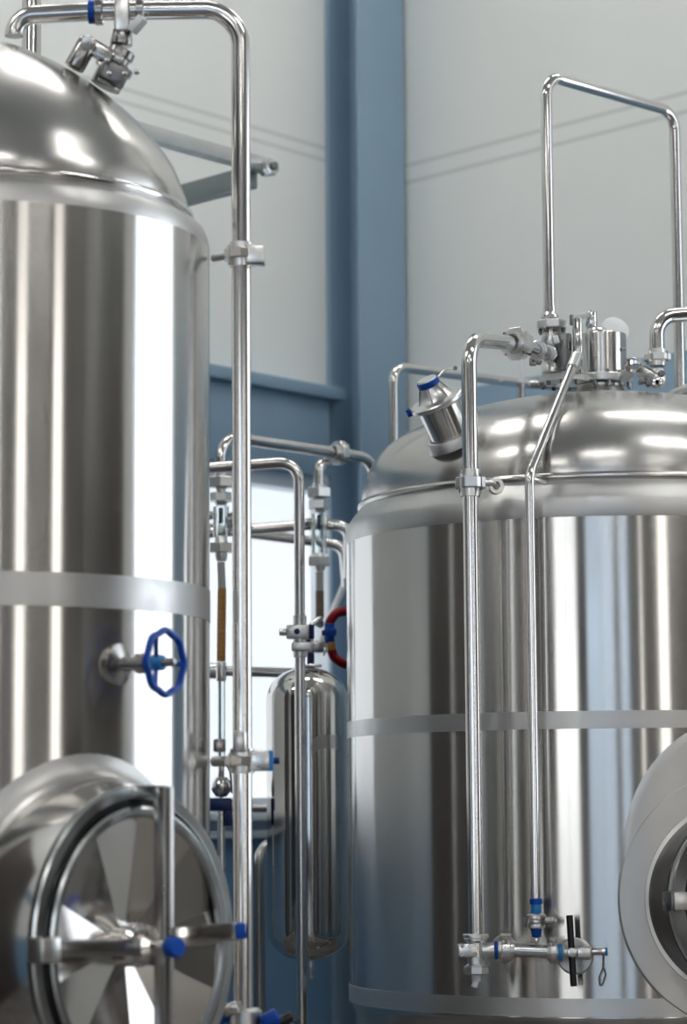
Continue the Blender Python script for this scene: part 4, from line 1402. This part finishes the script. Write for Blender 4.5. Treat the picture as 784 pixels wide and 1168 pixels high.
bm = tube(B(), [P(205, 920, 9.2), P(360, 923, 9.3)], 0.015, 0, 16)
t.part('tube', bm, 'hinge')
# pipe with a hooked top, low
q = P(296, 1100, 8.75); qz = P(296, 966, 8.75).z
t = Thing('hooked_pipe', 'dark vertical pipe with hooked top left of the small vessel', 'pipe', V((q.x, q.y, 0)))
bm = tube(B(), [V((q.x, q.y, 0)), V((q.x, q.y, qz)), V((q.x + 0.14, q.y + 0.12, qz + 0.03))], 0.020, 0.07, 20, 12)
t.part('tube', bm, 'hinge')

# ------------------------------------------------------------------ small polished vessel
sv = P(351, 920, 8.25)
sr = 0.128
zv1 = P(351, 760, 8.2).z; zv0 = P(351, 1097, 8.2).z
t = Thing('polished_vessel', 'slim mirror polished steel vessel with rounded ends between the two tanks', 'vessel', V((sv.x, sv.y, 0)))
prof = [(0, zv0)]
hb = 0.095
for k in range(1, 13):
    th = PI / 2 * k / 12
    prof.append((sr * math.sin(th), zv0 + hb * (1 - math.cos(th))))
ht = 0.10
for k in range(13):
    th = PI / 2 * k / 12
    prof.append((sr * math.cos(th), zv1 - ht + ht * math.sin(th)) if k < 12 else (0, zv1))
bm = B(); revolve(bm, prof, V((sv.x, sv.y, 0)), seg=72)
t.part('body', bm, 'mirror')
bm = B(); cyl(bm, V((sv.x + 0.008, sv.y, zv0 - 0.055)), V((sv.x + 0.008, sv.y, zv0 + 0.006)), 0.009, 14, 0.001); t.part('drain_nipple', bm, 'tube')
bm = B(); cyl(bm, V((sv.x + 0.012, sv.y, zv1 - 0.004)), V((sv.x + 0.012, sv.y, zv1 + 0.045)), 0.012, 18, 0.002); t.part('top_nipple', bm, 'navy')
bm = B(); ring(bm, V((sv.x + 0.012, sv.y, zv1 + 0.004)), UZ, 0.011, 0.035, 0.008, 24, 0.002); t.part('top_ring', bm, 'cast')
# legs so the vessel stands
for k in range(1):
    th = PI / 2
    c = P(343.5, 1000, sv.y + 0.10); c = V((c.x, sv.y + 0.10, 0))
    if k == 0:
        bm = B(); tube(bm, [c + V((0, 0.05, 0)), zc(c, zv0 + 0.2) + V((0, 0.05, 0)), zc(c, zv0 + 0.24) + V((0, 0.01, 0))], 0.012, 0.02, 16, 5)
        t.part('support_leg', bm, 'hinge')
# vessel top valve
t = Thing('vessel_valve', 'small valve with navy stem on top of the slim polished vessel', 'valve', V((sv.x + 0.012, sv.y, zv1 + 0.045)))
b0 = V((sv.x + 0.012, sv.y, zv1 + 0.046))
zt_v = zz2(707)
bm = B(); box(bm, b0 + V((0.012, 0, 0.018)), 0.062, 0.046, 0.036, bev=0.006); t.part('body', bm, 'hinge')
bm = tube(B(), [b0 + V((0.0, 0, 0.034)), b0 + V((0.0, 0, 0.085)), b0 + V((0.03, 0.02, 0.108)), V((g2.x, g2.y - 0.1, zt_v - 0.014))], 0.0095, 0.02, 14, 6); t.part('goose_neck', bm, 'tube')
bm = B(); cyl(bm, b0 + V((-0.012, -0.015, 0.03)), b0 + V((-0.012, -0.015, 0.075)), 0.013, 16, 0.003); t.part('blue_stem', bm, 'navy')
bm = tube(B(), [b0 + V((0.04, -0.01, 0.03)), b0 + V((0.052, -0.01, 0.01)), b0 + V((0.040, -0.01, -0.010))], 0.003, 0.01, 8, 5); t.part('bail_wire', bm, 'tube')
bm = B(); cyl(bm, V((g2.x, g2.y - 0.1, zt_v - 0.02)), V((g2.x, g2.y + 0.01, zt_v - 0.014)), 0.015, 18, 0.003); t.part('hose_tail', bm, 'flange')
# red hose with blue joint
t = Thing('red_hose', 'dark red hose loop with blue quick coupling beside the wide tank edge', 'hose', P(384, 757, 8.3))
hp = [P(412, 690, 8.36), P(396, 697, 8.33), P(383, 699, 8.3), P(376, 710, 8.3), P(376, 718, 8.3)]
bm = tube(B(), hp, 0.0150, 0.03, 18, 6); t.part('upper_length', bm, 'red')
bm = tube(B(), [P(377, 738, 8.3), P(381, 750, 8.3), P(391, 757, 8.3), P(410, 762, 8.36)], 0.0150, 0.03, 18, 6); t.part('lower_length', bm, 'red')
cq = P(377, 722, 8.3)
bm = B(); cyl(bm, P(376, 734, 8.3), P(376, 711, 8.3), 0.0165, 18, 0.003); jc = t.part('coupling', bm, 'blue')
bm = B(); box(bm, P(377, 721, 8.3), 0.040, 0.034, 0.024, bev=0.005); t.part('coupling_collar', bm, 'blue', jc)
bm = B(); box(bm, P(370, 722, 8.3), 0.016, 0.03, 0.016, bev=0.003); t.part('latch', bm, 'navy', jc)
bm = B(); cyl(bm, P(378, 742, 8.3), P(376.5, 733, 8.3), 0.0168, 18, 0.002); t.part('ferrule', bm, 'brass', jc)
# small frame at the bottom between the tanks
t = Thing('hasp', 'small dark metal hasp at the bottom edge beside the riser pipe', 'hasp', P(333, 1168, 7.93))
bm = tube(B(), [P(326, 1175, 7.93), P(326, 1163.5, 7.93), P(338, 1163.5, 7.93), P(338, 1175, 7.93)], 0.0045, 0.004, 8, 3); t.part('loop', bm, 'dark')
bm = B(); box(bm, P(332, 1177, 7.935), 0.046, 0.02, 0.016, bev=0.002); t.part('plate', bm, 'dark')
# loop behind the wide tank
ly = 8.55
q0 = P(450, 540, ly); qt = P(449, 418, ly)
t = Thing('loop_pipe', 'white-lit low pipe loop behind the left shoulder of the wide dome', 'pipe', V((q0.x, q0.y, 0)))
far = P(600, 438, 9.0)
bm = tube(B(), [V((q0.x, q0.y, 0)), zc(q0, qt.z), V((far.x, far.y, far.z)), V((far.x + 0.35, far.y + 0.1, far.z - 0.005))], 0.0165, [0, 0.055, 0.05, 0], 20, 12)
t.part('tube', bm, 'tube')
q1 = P(593, 430, 8.95)
t = Thing('vent_stub', 'thin pale upright pipe on a wider foot behind the dome', 'pipe', V((q1.x, q1.y - 0.06, 0)))
bm = tube(B(), [V((q1.x, q1.y - 0.06, 0)), zc(q1, P(593, 440, 8.95).z) - V((0, 0.06, 0))], 0.014, 0, 14); t.part('foot', bm, 'tube')
bm = tube(B(), [zc(q1, P(593, 441, 8.95).z) - V((0, 0.06, 0)), zc(q1, P(593, 408, 8.95).z) - V((0, 0.06, 0))], 0.008, 0, 14); t.part('upright', bm, 'white')
# thin angled pipe beside the red hose
t = Thing('slanted_pipe', 'pale slanted pipe behind the red hose at the wide tank edge', 'pipe', P(372, 730, 9.3))
bm = tube(B(), [P(360, 745, 9.3), P(398, 655, 9.3)], 0.012, 0, 14); t.part('tube', bm, 'white')

# ------------------------------------------------------------------ world and view
w = bpy.data.worlds.new('world')
scn.world = w
w.use_nodes = True
bg = w.node_tree.nodes['Background']
sky = w.node_tree.nodes.new('ShaderNodeTexSky')
sky.sky_type = 'HOSEK_WILKIE'
w.node_tree.links.new(sky.outputs['Color'], bg.inputs['Color'])
bg.inputs['Strength'].default_value = 0.3
scn.view_settings.view_transform = 'Standard'
scn.view_settings.look = 'None'
scn.view_settings.gamma = 1
scn.view_settings.exposure = 0.0
scn.view_settings.use_curve_mapping = False
scn.cycles.use_denoising = True
scn.cycles.max_bounces = 10
scn.cycles.diffuse_bounces = 4
scn.cycles.glossy_bounces = 6
scn.cycles.transmission_bounces = 8
scn.cycles.caustics_reflective = False
scn.cycles.caustics_refractive = False
scn.cycles.sample_clamp_indirect = 6
